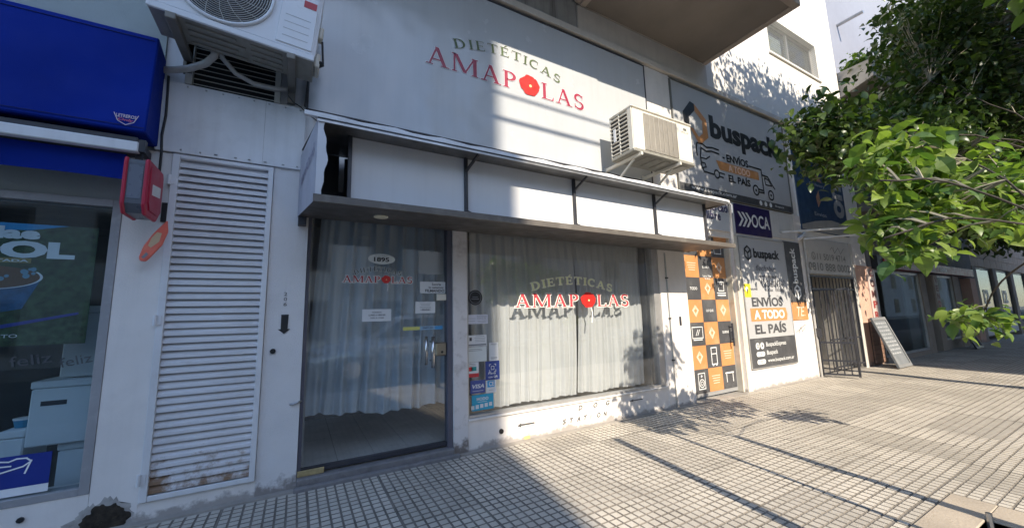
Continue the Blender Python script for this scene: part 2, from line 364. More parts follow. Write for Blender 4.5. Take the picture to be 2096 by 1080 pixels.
def poppy_brand(parent, x0, x1, z0, h, dx0, dx1, dz_end, arch, dh, y, red, green, halo=None, hw=0.012, stem=True, small=False):
    """the two-line shop lettering: arched DIETÉTICAS over AMAPOLAS with a poppy for the O"""
    W = Flat(); cx = cz = None
    for F, x, k, w, c in serif_word('AMAPOLAS', x0, x1):
        if F is None: cx, cz, cr = x+w/2, z0+h*0.52, w*0.60; continue
        W.p += F.xf(lambda u, v, x=x, k=k: (x+u*k, z0+v*h)).p
    D = Flat(); mid = (dx0+dx1)/2; half = (dx1-dx0)/2
    for F, x, k, w, c in serif_word('DIETÉTICAS', dx0, dx1, 0.16):
        xc = x+w/2; q = (xc-mid)/half; zb = dz_end+arch*(1-q*q); a = math.atan(-2*arch*q/half)*0.9
        def fn(u, v, x=x, k=k, xc=xc, zb=zb, a=a):
            du = x+u*k-xc; dv = v*dh; return (xc+du*math.cos(a)-dv*math.sin(a), zb+du*math.sin(a)+dv*math.cos(a))
        D.p += F.xf(fn).p
    if halo is not None:
        W.outset(hw).build('lettering_outline', halo, parent, y+0.0022)
        D.outset(hw*0.5).build('lettering_outline', halo, parent, y+0.0022)
    W.build('lettering', red, parent, y); D.build('lettering', green, parent, y)
    P = Flat()
    for i, (dx, dz, rx, rz) in enumerate([(-0.42, 0.05, .62, .50), (0.40, 0.12, .62, .5), (0.0, 0.35, .62, .42), (0.0, -0.30, .75, .42), (0.45, -0.12, .5, .4), (-0.5, -0.12, .42, .36)]):
        n = 22; pts = []
        for j in range(n):
            t = 2*math.pi*j/n; rr = 1+0.07*math.sin(5*t+i*2); pts.append((cx+cr*(dx+rx*rr*math.cos(t))*0.78, cz+h*0.88*(dz+rz*rr*math.sin(t))*0.95))
        P.poly(pts)
    P.build('poppy', flat((0.62, 0.025, 0.02), 0.4, 'poppy_red'), parent, y-0.002)
    Flat().disc(cx+cr*0.05, cz-h*0.02, h*0.085, 12).build('poppy_centre', flat((0.75, 0.65, 0.30), 0.5, 'poppy_yellow'), parent, y-0.005)
    if stem:
        Flat().line([(cx+cr*0.25, cz-h*0.5), (cx+cr*0.38, cz-h*1.0), (cx+cr*0.28, cz-h*1.75)], h*0.11).build('poppy_stem', halo or green, parent, y-0.001)

# ------------------------------------------------------------------ ground, road, pavement
tag(MB().box(-150, 250, -260, 160, -0.6, -0.17).build('ground', MORTAR), kind='structure')
tag(MB().box(-120, 220, -12.0, -3.85, -0.3, -0.13).build('road', ASPH), kind='structure')
tag(MB().box(-120, 220, -15.0, -12.12, -0.3, -0.01).build('opposite_pavement', MORTAR), kind='structure')
tag(MB().box(-120, 220, -12.12, -12.0, -0.3, 0.0).build('opposite_kerb', CONC, bev=0.01), kind='structure')
tag(MB().box(-120, 220, -3.97, -3.82, -0.3, 0.0).build('kerb', CONC, bev=0.012), kind='structure')
pave = tag(MB().box(-120, 2.642, -3.82, 0.9, -0.25, -0.006).box(3.55, 220, -3.82, 0.9, -0.25, -0.006).box(2.642, 3.55, -2.74, 0.9, -0.25, -0.006)
           .box(2.642, 3.55, -3.82, -3.66, -0.25, -0.006).build('pavement', MORTAR), kind='structure')
# one tile: 8 x 8 raised pads with bevelled edges over a recessed joint
TP = 0.505
def tile_mesh(nx, ny, seed):
    r = random.Random(seed); mb = MB(); p = TP/8
    for i in range(nx):
        for j in range(ny):
            x0, y0 = i*p+0.0044, j*p+0.0044; x1, y1 = (i+1)*p-0.0044, (j+1)*p-0.0044
            if i == 0: x0 += 0.0028
            if i == nx-1: x1 -= 0.0028
            if j == 0: y0 += 0.0028
            if j == ny-1: y1 -= 0.0028
            b = 0.0024; z = 0.0052+r.uniform(-0.0005, 0.0004); t = [r.uniform(-0.0003, 0.0003) for _ in range(4)]; n = len(mb.v)
            mb.v += [(x0, y0, 0), (x1, y0, 0), (x1, y1, 0), (x0, y1, 0), (x0+b, y0+b, z+t[0]), (x1-b, y0+b, z+t[1]), (x1-b, y1-b, z+t[2]), (x0+b, y1-b, z+t[3])]
            mb.f += [(n+4, n+5, n+6, n+7)]+[(n+k, n+(k+1) % 4, n+4+(k+1) % 4, n+4+k) for k in range(4)]
    n = len(mb.v); mb.v += [(0.001, 0.001, 0.0003), (nx*p-0.001, 0.001, 0.0003), (nx*p-0.001, ny*p-0.001, 0.0003), (0.001, ny*p-0.001, 0.0003)]; mb.f.append((n, n+1, n+2, n+3))
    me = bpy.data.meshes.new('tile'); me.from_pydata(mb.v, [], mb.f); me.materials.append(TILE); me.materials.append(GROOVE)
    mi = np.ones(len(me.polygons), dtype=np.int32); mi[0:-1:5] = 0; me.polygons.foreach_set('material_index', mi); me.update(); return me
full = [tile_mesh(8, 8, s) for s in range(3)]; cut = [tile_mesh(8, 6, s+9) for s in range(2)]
X0J = 1.632 - TP*6
ntile = 0
for c in range(44):
    for r_ in range(6):
        x = X0J+c*TP; y = -0.458-r_*TP
        if r_ == 5 and 2.6 < x < 3.7:          # cut tiles round the tree pit
            if x < 3.5: piece('tile', tile_mesh(8, 1, 32), pave, (x, y+TP*7/8, -0.004))
            else:
                piece('tile', tile_mesh(3, 1, 33), pave, (x, y+TP*7/8, -0.004)); piece('tile', tile_mesh(5, 8, 34), pave, (x+TP*3/8, y, -0.004))
            continue
        if x < -0.95 and r_ > 0: continue
        if ntile >= 300: break
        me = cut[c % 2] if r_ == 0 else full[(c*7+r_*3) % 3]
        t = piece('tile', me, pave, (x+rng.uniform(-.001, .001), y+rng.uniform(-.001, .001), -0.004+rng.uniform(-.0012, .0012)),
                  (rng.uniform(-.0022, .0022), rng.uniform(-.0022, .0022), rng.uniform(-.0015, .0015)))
        ntile += 1
# mortar strip along the walls, concrete apron round the tree pit and the pit's earth
box('mortar_strip', MORTAR, pave, -2.5, 8.38, -0.060, 0.02, -0.02, 0.0045)
MB().box(2.642, 3.838, -2.74, -2.543, -0.05, 0.004).build('concrete_apron', SANDC, pave, bev=0.004)
MB().box(3.55, 3.838, -3.82, -2.742, -0.05, 0.0035).build('concrete_apron', SANDC, pave, bev=0.004)
MB().box(2.642, 3.55, -3.66, -2.74, -0.2, -0.060).build('pit_earth', surf('dark_earth', (0.06, 0.045, 0.03), 0.95, var=0.4, vscale=30, bump=1.0, bscale=60), pave)

# ------------------------------------------------------------------ main building
B = thing('apartment_building', 'white apartment building with ground-floor shop, glass door and projecting balcony', 'building', (4, 0, 0))
w = MB()
w.box(-1.075, -0.845, 0.0, 3.0, -0.2, 2.485)            # pillar beside the louvre door
w.box(-0.845, -0.215, 0.002, 3.0, -0.2, 0.112)          # below the louvre door
w.box(-0.845, -0.215, 0.16, 3.0, 0.112, 2.485)          # back of the duct
w.build('wall', WHITE, B)
MB().box(-0.215, 0.045, 0.0, 3.0, -0.2, 3.05).build('pillar', ROUGHW, B)
MB().box(-0.945, -0.005, 0.03, 3.0, 2.485, 4.9).build('wall', METALW, B)
w = MB()
w.box(0.045, 4.20, 0.03, 0.20, 2.36, 3.0)
w.box(-0.005, 4.27, 0.03, 0.20, 3.0, 4.83)
w.build('wall', WHITE, B)
MB().box(1.302, 1.450, -0.012, 0.14, -0.2, 2.36).build('door_post', surf('chipped_white_post', (0.66, 0.63, 0.62), 0.7, var=0.06, grime=0.55, gcol=(0.26, 0.22, 0.2), gscale=7, bump=0.4, low=(0.25, 0.9, (0.16, 0.13, 0.11))), B, bev=0.004)
MB().box(4.27, 4.826, -0.004, 0.32, -0.2, 4.86).build('pillar', WHITE, B, bev=0.004)
sill = MB().box(1.452, 4.268, 0.0, 0.16, -0.2, 0.268).build('sill_wall', WHITE, B)
box('sill_ledge', WHITE, B, 1.452, 4.268, -0.018, 0.16, 0.27, 0.288, bev=0.004)
GRAFF = flat((0.09, 0.088, 0.09), 0.7, 'faded_stencil_paint')
for ch, x, z in zip('DOG', (2.77, 2.99, 3.18), (0.190, 0.190, 0.190)): text(ch, GRAFF, sill, x, x+0.060, z, z+0.052, -0.004, bold=0.025, shear=0.25)
for i, ch in enumerate('STATION'):
    x = 2.545+i*0.098; text(ch, GRAFF, sill, x, x+(0.052 if ch != 'I' else 0.016), 0.075, 0.126, -0.004, bold=0.025, shear=0.2)
Flat().poly([(1.985, 0.148), (2.03, 0.172), (2.03, 0.160), (2.19, 0.156), (2.19, 0.142), (2.03, 0.143), (2.03, 0.128)]).build('painted_arrow', GRAFF, sill, -0.004)
Flat().line([(3.60, 0.19), (3.78, 0.188)], 0.012).poly([(3.56, 0.19), (3.62, 0.205), (3.62, 0.175)]).build('painted_arrow', GRAFF, sill, -0.004)
MB().tube([(1.80, 0.0, 0.128), (1.80, -0.012, 0.128)], 0.024, 10).build('pipe_cap', BLACK, sill)
box('paint_chip', flat((0.62, 0.45, 0.20), 0.8), sill, 2.06, 2.13, -0.004, 0.0, 0.0, 0.035)

# band under the balconies, stained wall, tower
w = MB().box(-0.945, 8.38, -0.055, 3.0, 4.862, 4.95); w.build('ledge', BEAM, B, bev=0.004)
MB().box(3.06, 5.80, -0.03, 3.0, 4.952, 5.318).build('beam', BEAM, B)
MB().box(-0.945, 3.058, -0.012, 3.0, 4.952, 7.6).build('wall', STREAKC, B)
MB().box(3.06, 5.80, 0.0, 3.0, 5.52, 12.0).build('wall', TOWERW, B)
MB().box(-0.945, 3.058, 0.1, 3.0, 7.6, 12.0).build('wall', TOWERW, B)
w = MB().box(5.802, 8.10, 0.0, 3.0, 4.952, 14.0).box(10.20, 11.20, 0.0, 3.0, 4.952, 14.0).box(8.10, 10.20, 0.0, 3.0, 4.952, 6.40).box(8.10, 10.20, 0.0, 3.0, 7.26, 14.0)
w.build('wall', TOWERW, B)
MB().box(8.384, 11.20, 0.0, 3.0, 2.62, 4.95).build('wall', TOWERW, B)
w = MB().box(4.828, 6.06, 0.02, 0.3, 2.40, 4.86).box(6.06, 8.38, 0.0, 3.0, -0.2, 3.02).box(6.06, 8.38, 0.02, 3.0, 3.02, 4.86)
w.build('wall', WHITE, B)
w = MB().box(8.384, 10.36, 0.0, 0.3, 1.90, 2.618).box(10.36, 10.50, -0.02, 3.0, -0.2, 2.618); w.build('wall', surf('gate_surround_paint', (0.58, 0.55, 0.50), 0.8, var=0.08, streak=0.35, gcol=(0.25, 0.27, 0.24), grime=0.3), B)
MB().box(10.502, 11.20, 0.0, 3.0, 2.16, 2.618).build('wall', WHITE, B)
w = MB().box(8.384, 10.36, 1.25, 1.4, -0.2, 2.6).box(8.30, 8.383, 0.3, 1.4, -0.2, 2.6).box(8.384, 10.36, 0.3, 1.25, 2.5, 2.6)
w.build('passage_wall', surf('shaded_passage_grey', (0.17, 0.165, 0.16), 0.8, var=0.1), B)  # grey darkened to stand in for shade on the passage walls
# tower window with net
win = MB().box(8.10, 10.20, 0.10, 0.14, 6.40, 6.46).box(8.10, 10.20, 0.10, 0.14, 7.2, 7.26).box(8.10, 8.15, 0.10, 0.14, 6.46, 7.2).box(10.14, 10.20, 0.10, 0.14, 6.46, 7.2).box(9.06, 9.11, 0.09, 0.15, 6.46, 7.2).build('upper_window', ALU, B)
box('pane', GLASSD, win, 8.15, 10.14, 0.118, 0.124, 6.46, 7.2)
box('roller_blind', flat((0.62, 0.58, 0.50), 0.8), win, 8.15, 9.06, 0.2, 0.21, 6.46, 7.2)
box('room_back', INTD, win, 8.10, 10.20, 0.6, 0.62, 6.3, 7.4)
nt = MB()
for i in range(42): x = 8.10+i*0.05; nt.box(x, x+0.004, -0.006, -0.003, 6.40, 7.26)
for i in range(17): z = 6.41+i*0.052; nt.box(8.10, 10.20, -0.003, 0.0, z, z+0.004)
nt.build('bird_net', flat((0.42, 0.40, 0.36), 0.8), win)
box('window_sill', TOWERW, win, 8.04, 10.26, -0.035, 0.10, 6.355, 6.398, bev=0.005)

# balconies: the one in view and the next one further left, above the frame
def balcony(x0, x1, dep, z, th, side):
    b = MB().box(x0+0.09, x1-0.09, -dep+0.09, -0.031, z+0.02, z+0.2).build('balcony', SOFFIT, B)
    MB().box(x0, x1, -dep, -dep+0.088, z, z+th).box(x0, x0+0.088, -dep+0.09, -0.031, z, z+th).box(x1-0.088, x1, -dep+0.09, -0.031, z, z+th).build('parapet', side, b, bev=0.006)
    return b
PARA = surf('balcony_parapet_paint', (0.44, 0.37, 0.31), 0.8, var=0.08, grime=0.35, gcol=(0.25, 0.15, 0.11), gscale=3, streak=0.25, bump=0.3)
balcony(3.10, 5.79, 1.43, 5.32, 1.0, PARA)
balcony(-0.9, 3.097, 1.43, 5.34, 1.0, PARA)

# ------------------------------------------------------------------ white fascia panel, vent, louvre door
fas = MB().box(-0.945, -0.012, -0.022, 0.028, 2.492, 3.035).build('metal_fascia', METALW, B, bev=0.003)
MB().box(-0.30, -0.297, -0.0245, -0.022, 2.50, 3.03).build('seam', GALV, fas)
for i in range(9):
    for z in (2.515, 3.012): MB().tube([(-0.90+i*0.105+rng.uniform(-.02, .02), -0.022, z), (-0.90+i*0.105, -0.0255, z)], 0.006, 8).build('screw', GALV, fas)
RUST = surf('rusting_louvre_paint', (0.66, 0.65, 0.66), 0.55, var=0.06, grime=0.3, gcol=(0.42, 0.38, 0.35), gscale=5, low=(0.50, 0.92, (0.22, 0.115, 0.045)))
ld = MB().box(-0.842, -0.800, -0.020, 0.10, 0.116, 2.482).box(-0.255, -0.218, -0.020, 0.10, 0.116, 2.482).box(-0.80, -0.255, -0.018, 0.10, 2.452, 2.482).box(-0.80, -0.255, -0.018, 0.10, 0.116, 0.150).build('louvre_door', METALW, B, bev=0.003)
box('door_back', BLACK, ld, -0.80, -0.255, 0.09, 0.099, 0.15, 2.452)
NS = 45; pz = (2.448-0.165)/NS
sl = MB().hexa([(-0.272, -0.006, -0.004), (0.272, -0.006, -0.004), (0.272, -0.0035, -0.007), (-0.272, -0.0035, -0.007)],
               [(-0.272, 0.030, 0.042), (0.272, 0.030, 0.042), (0.272, 0.0325, 0.039), (-0.272, 0.0325, 0.039)])
sl.hexa([(-0.272, -0.009, -0.022), (0.272, -0.009, -0.022), (0.272, -0.006, -0.022), (-0.272, -0.006, -0.022)], [(-0.272, -0.009, -0.003), (0.272, -0.009, -0.003), (0.272, -0.006, -0.003), (-0.272, -0.006, -0.003)])
slm = sl.mesh('slat', RUST)
for i in range(NS):
    piece('slat', slm, ld, (-0.5275, rng.uniform(-.0015, .0015), 0.168+pz*i+0.012), (rng.uniform(-.03, .03), rng.uniform(-.0025, .0025), 0))
for z in (2.28, 1.28, 0.26):
    h = MB().tube([(-0.846, -0.030, z-0.035), (-0.846, -0.030, z+0.035)], 0.011, 8); h.box(-0.838, -0.815, -0.026, -0.018, z-0.03, z+0.03); h.build('hinge', METALW, ld)
vg = MB().box(-0.815, -0.772, -0.03, 0.03, 3.037, 3.72).box(-0.245, -0.205, -0.03, 0.03, 3.037, 3.72).box(-0.772, -0.245, -0.03, 0.03, 3.69, 3.72).build('vent_grille', surf('beige_vent_paint', (0.46, 0.44, 0.39), 0.6, grime=0.4, gcol=(0.25, 0.22, 0.18), gscale=6), B, bev=0.002)
box('vent_back', BLACK, vg, -0.772, -0.245, 0.015, 0.029, 3.037, 3.69)
vs_ = MB().hexa([(-0.262, -0.02, 0.0), (0.262, -0.02, 0.0), (0.262, -0.018, -0.003), (-0.262, -0.018, -0.003)], [(-0.262, 0.012, 0.022), (0.262, 0.012, 0.022), (0.262, 0.014, 0.019), (-0.262, 0.014, 0.019)]).mesh('slat', MAT['beige_vent_paint'])
for i in range(15): piece('slat', vs_, vg, (-0.5085, 0, 3.05+i*0.0425), (rng.uniform(-.04, .04), 0, 0))

# pillar marks: stencilled arrow, digits, bell, hook
pm = MB().prism([(-0.111, 1.305), (-0.060, 1.305), (-0.064, 1.192), (-0.045, 1.192), (-0.086, 1.155), (-0.130, 1.192), (-0.110, 1.192)], -0.004, 0.0).build('arrow_plate', BLACK, B)
for ch, z in zip('206', (1.452, 1.412, 1.372)): text(ch, GRAFF, B, -0.100, -0.078, z, z+0.026, -0.003, bold=0.0)
MB().tube([(-0.153, 0.0, 1.028), (-0.153, -0.016, 1.028)], 0.019, 14).tube([(-0.153, -0.016, 1.028), (-0.153, -0.022, 1.028)], 0.011, 12).build('door_bell', BLACK, B)
MB().tube([(-0.02, -0.004, 0.62), (0.0, -0.02, 0.622), (0.03, -0.02, 0.63), (0.055, 0.01, 0.633)], 0.008, 6).build('wall_hook', GALV, B)
# broken plaster at the foot of the left pillar
ch = MB(); nn = 72; rr = random.Random(3)
def edge(t): return 1+0.16*math.sin(2*t+0.6)+0.12*math.sin(3*t+2.1)+0.07*math.sin(7*t+1)+0.05*math.sin(13*t)+0.03*math.sin(23*t+2)
ring = [[(-1.005+0.105*k*edge(t)*math.cos(t), -0.002 if k > .95 else -0.003-0.002*(1-k)-rr.uniform(0, .0012), max(-0.01, 0.045+0.105*k*edge(t)*math.sin(t))) for t in [2*math.pi*i/nn for i in range(nn)]] for k in (1.0, 0.86, 0.7, 0.5, 0.28, 0.02)]
for a, b in zip(ring[:-1], ring[1:]):
    for i in range(nn): ch.poly([a[i], a[(i+1) % nn], b[(i+1) % nn], b[i]])
gp = Flat().poly([(-1.005+0.135*(edge(t+0.5)+0.06*math.sin(31*t)+0.05*math.sin(17*t))*math.cos(t), max(0.004, 0.05+0.135*(edge(t+0.5)+0.06*math.sin(29*t))*math.sin(t))) for t in [2*math.pi*i/60 for i in range(60)]]).build('bare_plaster_patch', surf('bare_grey_plaster', (0.40, 0.38, 0.36), 0.9, var=0.25, vscale=14, grime=0.7, gcol=(0.16, 0.14, 0.12), gscale=9, bump=0.8), B, -0.0012)
ch.build('broken_plaster', surf('brown_plaster_hole_shade', (0.03, 0.023, 0.016), 0.95, var=0.7, vscale=24, bump=1.0, bscale=50, grime=0.8, gcol=(0.07, 0.05, 0.03), gscale=20), B)  # flat patch, its near-black colour paints the shade inside the hole

# ------------------------------------------------------------------ shop room, glass door, show window
w = MB().box(0.0, 4.25, 3.9, 4.0, 0.0, 3.0).box(0.047, 0.09, 0.2, 3.9, 0.0, 3.0).box(4.20, 4.25, 0.2, 3.9, 0.0, 3.0).box(0.09, 4.2, 0.2, 3.9, 2.9, 3.0)
w.build('room_wall', INTW, B)
fl = box('room_floor', GROOVE, B, 0.05, 4.22, 0.04, 3.9, -0.1, 0.074)
ftm = MB().box(0.002, 0.298, 0.002, 0.298, 0, 0.006).mesh('floor_tile', INTF)
for i in range(5):
    for j in range(6): piece('floor_tile', ftm, fl, (0.052+i*0.30, 0.06+j*0.30, 0.071))
gd = MB().box(0.047, 0.072, 0.02, 0.07, 0.09, 2.36).box(1.250, 1.300, 0.0, 0.09, 0.05, 2.36).box(0.072, 1.25, 0.02, 0.07, 2.30, 2.36).build('glass_door', surf('dark_grey_door_frame', (0.10, 0.10, 0.13), 0.5, var=0.1, grime=0.3, gcol=(0.2, 0.18, 0.17), gscale=8), B, bev=0.003)
box('bottom_rail', DARKM, gd, 0.072, 1.249, 0.022, 0.066, 0.088, 0.122)
box('threshold', surf('worn_threshold', (0.20, 0.19, 0.19), 0.7, var=0.25, vscale=9, grime=0.7, gcol=(0.06, 0.05, 0.045), gscale=9, bump=0.6), gd, 0.047, 1.30, -0.05, 0.10, -0.1, 0.072, bev=0.008)
box('threshold_step', MAT['worn_threshold'], gd, 0.03, 1.34, -0.10, -0.052, -0.1, 0.030, bev=0.008)
box('wood_wedge', surf('raw_wood_strip', (0.38, 0.29, 0.14), 0.8, var=0.25, vscale=20), gd, 0.05, 0.235, 0.0, 0.018, 0.073, 0.115, bev=0.003)
box('pane', GLASS, gd, 0.072, 1.249, 0.040, 0.046, 0.122, 2.30)
hd = MB().tube([(1.035, -0.035, 0.83), (1.035, -0.035, 1.085)], 0.013, 10).tube([(1.095, -0.045, 0.80), (1.095, -0.045, 1.08)], 0.017, 12)
hd.tube([(1.095, -0.045, 0.86), (1.095, 0.04, 0.86)], 0.008, 8).tube([(1.095, -0.045, 1.03), (1.095, 0.04, 1.03)], 0.008, 8); hd.build('handle', CHROME, gd, smooth=True)
MB().box(1.140, 1.248, 0.012, 0.039, 0.893, 1.02).build('lock_plate', surf('brass_lock', (0.33, 0.30, 0.24), 0.35, metal=0.8, var=0.15), gd, bev=0.012)
MB().tube([(1.20, 0.011, 0.93), (1.20, 0.004, 0.93)], 0.012, 8).build('keyhole', BLACK, gd)
box('upper_lock', CREAM, gd, 1.150, 1.246, 0.012, 0.039, 1.412, 1.475, bev=0.006)
LRED = flat((0.42, 0.035, 0.045), 0.5, 'vinyl_red'); LDK = flat((0.06, 0.065, 0.06), 0.5, 'vinyl_dark'); LWH = flat((0.72, 0.73, 0.70), 0.5, 'vinyl_white')
poppy_brand(gd, 0.325, 0.918, 1.572, 0.058, 0.418, 0.812, 1.636, 0.040, 0.040, 0.034, LRED, LDK, LWH, 0.006)
Flat().poly([(0.642+0.118*math.cos(i*math.pi/14), 1.787+0.047*math.sin(i*math.pi/14)) for i in range(28)]).build('number_plate', LWH, gd, 0.034)
text('1895', BLACK, gd, 0.575, 0.708, 1.762, 1.803, 0.032, bold=0.03, name='house_number')
text('Av. Gral. Belgrano', BLACK, gd, 0.585, 0.70, 1.812, 1.822, 0.032, name='small_print')

sw = MB().box(1.451, 1.470, 0.01, 0.10, 0.289, 2.36).box(4.155, 4.268, 0.01, 0.10, 0.289, 2.36).box(1.470, 4.155, 0.01, 0.09, 0.289, 0.315).box(1.470, 4.155, 0.01, 0.09, 2.30, 2.36).build('shop_window', ALU, B, bev=0.003)
box('pane', GLASS, sw, 1.470, 4.155, 0.046, 0.052, 0.315, 2.30)
LR2 = flat((0.60, 0.06, 0.075), 0.45, 'vinyl_bright_red'); LY = flat((0.78, 0.80, 0.46), 0.5, 'vinyl_yellow_green'); LHALO = flat((0.80, 0.78, 0.72), 0.5, 'vinyl_cream')
poppy_brand(sw, 2.02, 3.70, 1.335, 0.150, 2.24, 3.42, 1.513, 0.085, 0.088, 0.040, LR2, LY, LHALO, 0.009)

# ------------------------------------------------------------------ orange door of number 1893
od = MB().box(4.83, 4.90, 0.08, 0.2, 0.0, 2.40).box(6.02, 6.058, 0.04, 0.2, 0.0, 2.40).box(4.90, 6.02, 0.08, 0.2, 2.32, 2.40).build('chequered_door', surf('old_cream_frame', (0.60, 0.55, 0.45), 0.7, var=0.1, grime=0.5, gcol=(0.30, 0.22, 0.15), gscale=5), B, bev=0.003)
box('leaf', surf('door_leaf_grey', (0.30, 0.30, 0.30), 0.5), od, 4.90, 6.018, 0.125, 0.165, 0.02, 2.31)
ORG = surf('orange_vinyl', (0.56, 0.255, 0.095), 0.45, var=0.08, grime=0.5, gcol=(0.60, 0.43, 0.28), gscale=2.6, warp=0.006, wscale=9); DGR = surf('charcoal_vinyl', (0.075, 0.075, 0.080), 0.45, var=0.15, grime=0.45, gcol=(0.19, 0.19, 0.18), gscale=3, warp=0.006, wscale=9)
PALE = flat((0.78, 0.62, 0.48), 0.5, 'pale_icon_ink'); WH = flat((0.74, 0.74, 0.73), 0.5, 'white_ink')
fo, fd = Flat(), Flat(); q = 0.336
for r_ in range(7):
    for c in range(3):
        x0, z0 = 4.975+c*q*1.02, 0.075+r_*q; a, b2 = (x0, x0+q*1.02), (z0, z0+q)
        isorg = (r_+c) % 2 == 1 if r_ < 7 else False
        (fo if isorg else fd).rect(a[0], a[1]-0.002, b2[0], b2[1]-0.002)
        cx, cz = (a[0]+a[1])/2, (b2[0]+b2[1])/2; ic, iw = Flat(), Flat()
        if isorg:
            if (r_+c*2) % 3 != 2:
                for k in range(3): ic.line([(cx-0.07+0.012*k, cz+0.01), (cx, cz+0.085-0.022*k), (cx+0.07-0.012*k, cz+0.01), (cx, cz-0.085+0.02*k)], 0.009, True)
            else:
                for k in range(4): ic.line([(cx-0.10+0.01*k, cz+0.05-0.035*k), (cx+0.10-0.01*k, cz+0.05-0.035*k)], 0.010)
        else:
            kind = {(0, 0): 'speaker', (0, 2): 'table', (1, 1): 'fridge', (2, 0): 'screen', (4, 2): 'oven', (6, 0): 'microwave', (6, 2): 'bed'}.get((r_, c))
            if kind == 'speaker': iw.rrect(cx-0.075, cx+0.075, cz-0.11, cz+0.11, 0.012).ring(cx, cz-0.03, 0.055, 0.012, 16).ring(cx, cz-0.03, 0.025, 0.010, 12).disc(cx, cz+0.07, 0.018, 10)
            elif kind == 'table': iw.line([(cx-0.10, cz+0.06), (cx+0.10, cz+0.06)], 0.022).line([(cx-0.08, cz+0.04), (cx-0.08, cz-0.07)], 0.016).line([(cx+0.08, cz+0.04), (cx+0.08, cz-0.07)], 0.016)
            elif kind == 'fridge': iw.rrect(cx-0.065, cx+0.065, cz-0.12, cz+0.12, 0.015).line([(cx-0.06, cz+0.03), (cx+0.06, cz+0.03)], 0.012).line([(cx-0.05, cz-0.135), (cx-0.03, cz-0.135)], 0.02).line([(cx+0.03, cz-0.135), (cx+0.05, cz-0.135)], 0.02)
            elif kind == 'screen': iw.rrect(cx-0.12, cx+0.12, cz-0.06, cz+0.10, 0.012).line([(cx-0.04, cz-0.02), (cx+0.01, cz+0.06)], 0.012).line([(cx+0.0, cz-0.02), (cx+0.05, cz+0.06)], 0.012).line([(cx-0.10, cz-0.085), (cx+0.10, cz-0.085)], 0.014)
            elif kind == 'oven': iw.rrect(cx-0.07, cx+0.07, cz-0.03, cz+0.11, 0.013).rrect(cx-0.025, cx+0.025, cz+0.07, cz+0.105, 0.009).line([(cx-0.11, cz-0.065), (cx+0.11, cz-0.065)], 0.014).line([(cx-0.10, cz-0.10), (cx+0.10, cz-0.10)], 0.02)
            elif kind == 'microwave': iw.rrect(cx-0.12, cx+0.12, cz-0.07, cz+0.08, 0.012).rrect(cx-0.09, cx+0.03, cz-0.045, cz+0.055, 0.010).line([(cx+0.075, cz+0.05), (cx+0.075, cz-0.05)], 0.028)
            elif kind == 'bed': iw.rrect(cx-0.09, cx+0.09, cz-0.11, cz+0.11, 0.014).line([(cx-0.08, cz+0.03), (cx+0.08, cz-0.01), (cx+0.08, cz+0.07)], 0.011).rrect(cx-0.06, cx-0.005, cz+0.05, cz+0.085, 0.008).rrect(cx+0.015, cx+0.06, cz+0.05, cz+0.085, 0.008)
        if ic.p: ic.build('icon', PALE, od, 0.118)
        if iw.p: iw.build('icon', WH, od, 0.118)
# row above the squares with the house number
fo.build('orange_squares', ORG, od, 0.121); fd.build('charcoal_squares', DGR, od, 0.121)
box('number_strip', DGR, od, 5.32, 5.66, 0.060, 0.079, 2.325, 2.395); text('1893', WH, od, 5.37, 5.60, 2.332, 2.39, 0.057, bold=0.03, name='house_number')
box('transom_panel', ORG, od, 5.67, 6.0, 0.062, 0.079, 2.325, 2.62)
for txt, r_, c in (('ENVIÁ', 5, 1), ('TODO', 4, 0), ('LO QUE', 3, 1), ('QUIERAS', 2, 2)):
    cx, cz = 4.975+(c+0.5)*q*1.02, 0.075+(r_+0.5)*q; text(txt, WH, od, cx-0.085, cx+0.085, cz-0.022, cz+0.022, 0.116, bold=0.02)
text('Lun a Vier', WH, od, 5.39, 5.60, 1.765, 1.80, 0.112, bold=0.02, name='small_print'); text('9-18 h', WH, od, 5.43, 5.56, 1.725, 1.755, 0.112, bold=0.02, name='small_print')
MB().tube([(5.93, 0.06, 0.70), (5.93, 0.06, 1.05)], 0.014, 8).tube([(5.93, 0.06, 0.76), (5.93, 0.125, 0.76)], 0.008, 6).tube([(5.93, 0.06, 0.99), (5.93, 0.125, 0.99)], 0.008, 6).build('handle', DARKM, od)
MB().box(5.965, 6.045, 0.09, 0.124, 0.80, 0.93).build('lock_plate', GALV, od, bev=0.006)
# conduit and pipes on the walls
MB().tube([(4.40, -0.012, 0.0), (4.40, -0.012, 2.06)], 0.010, 8).build('conduit', GALV, B)
for z in (0.6, 1.15, 1.7): MB().box(4.38, 4.42, -0.024, -0.004, z, z+0.02).build('pipe_clip', DARKM, B)
MB().tube([(8.375, -0.03, 0.0), (8.375, -0.03, 2.55), (8.33, -0.03, 2.66), (8.2, -0.02, 2.70)], 0.018, 8).build('conduit', surf('old_pipe_paint', (0.45, 0.43, 0.40), 0.6, grime=0.5), B)
MB().box(6.062, 6.185, -0.014, 0.0, 0.0, 2.47).build('door_post', surf('worn_cream_post', (0.64, 0.60, 0.52), 0.7, var=0.08, grime=0.5, gcol=(0.36, 0.27, 0.18), gscale=4, streak=0.3), B, bev=0.003)
box('pipe_cap', DARKM, B, 4.60, 4.635, -0.014, -0.004, 1.06, 1.18)

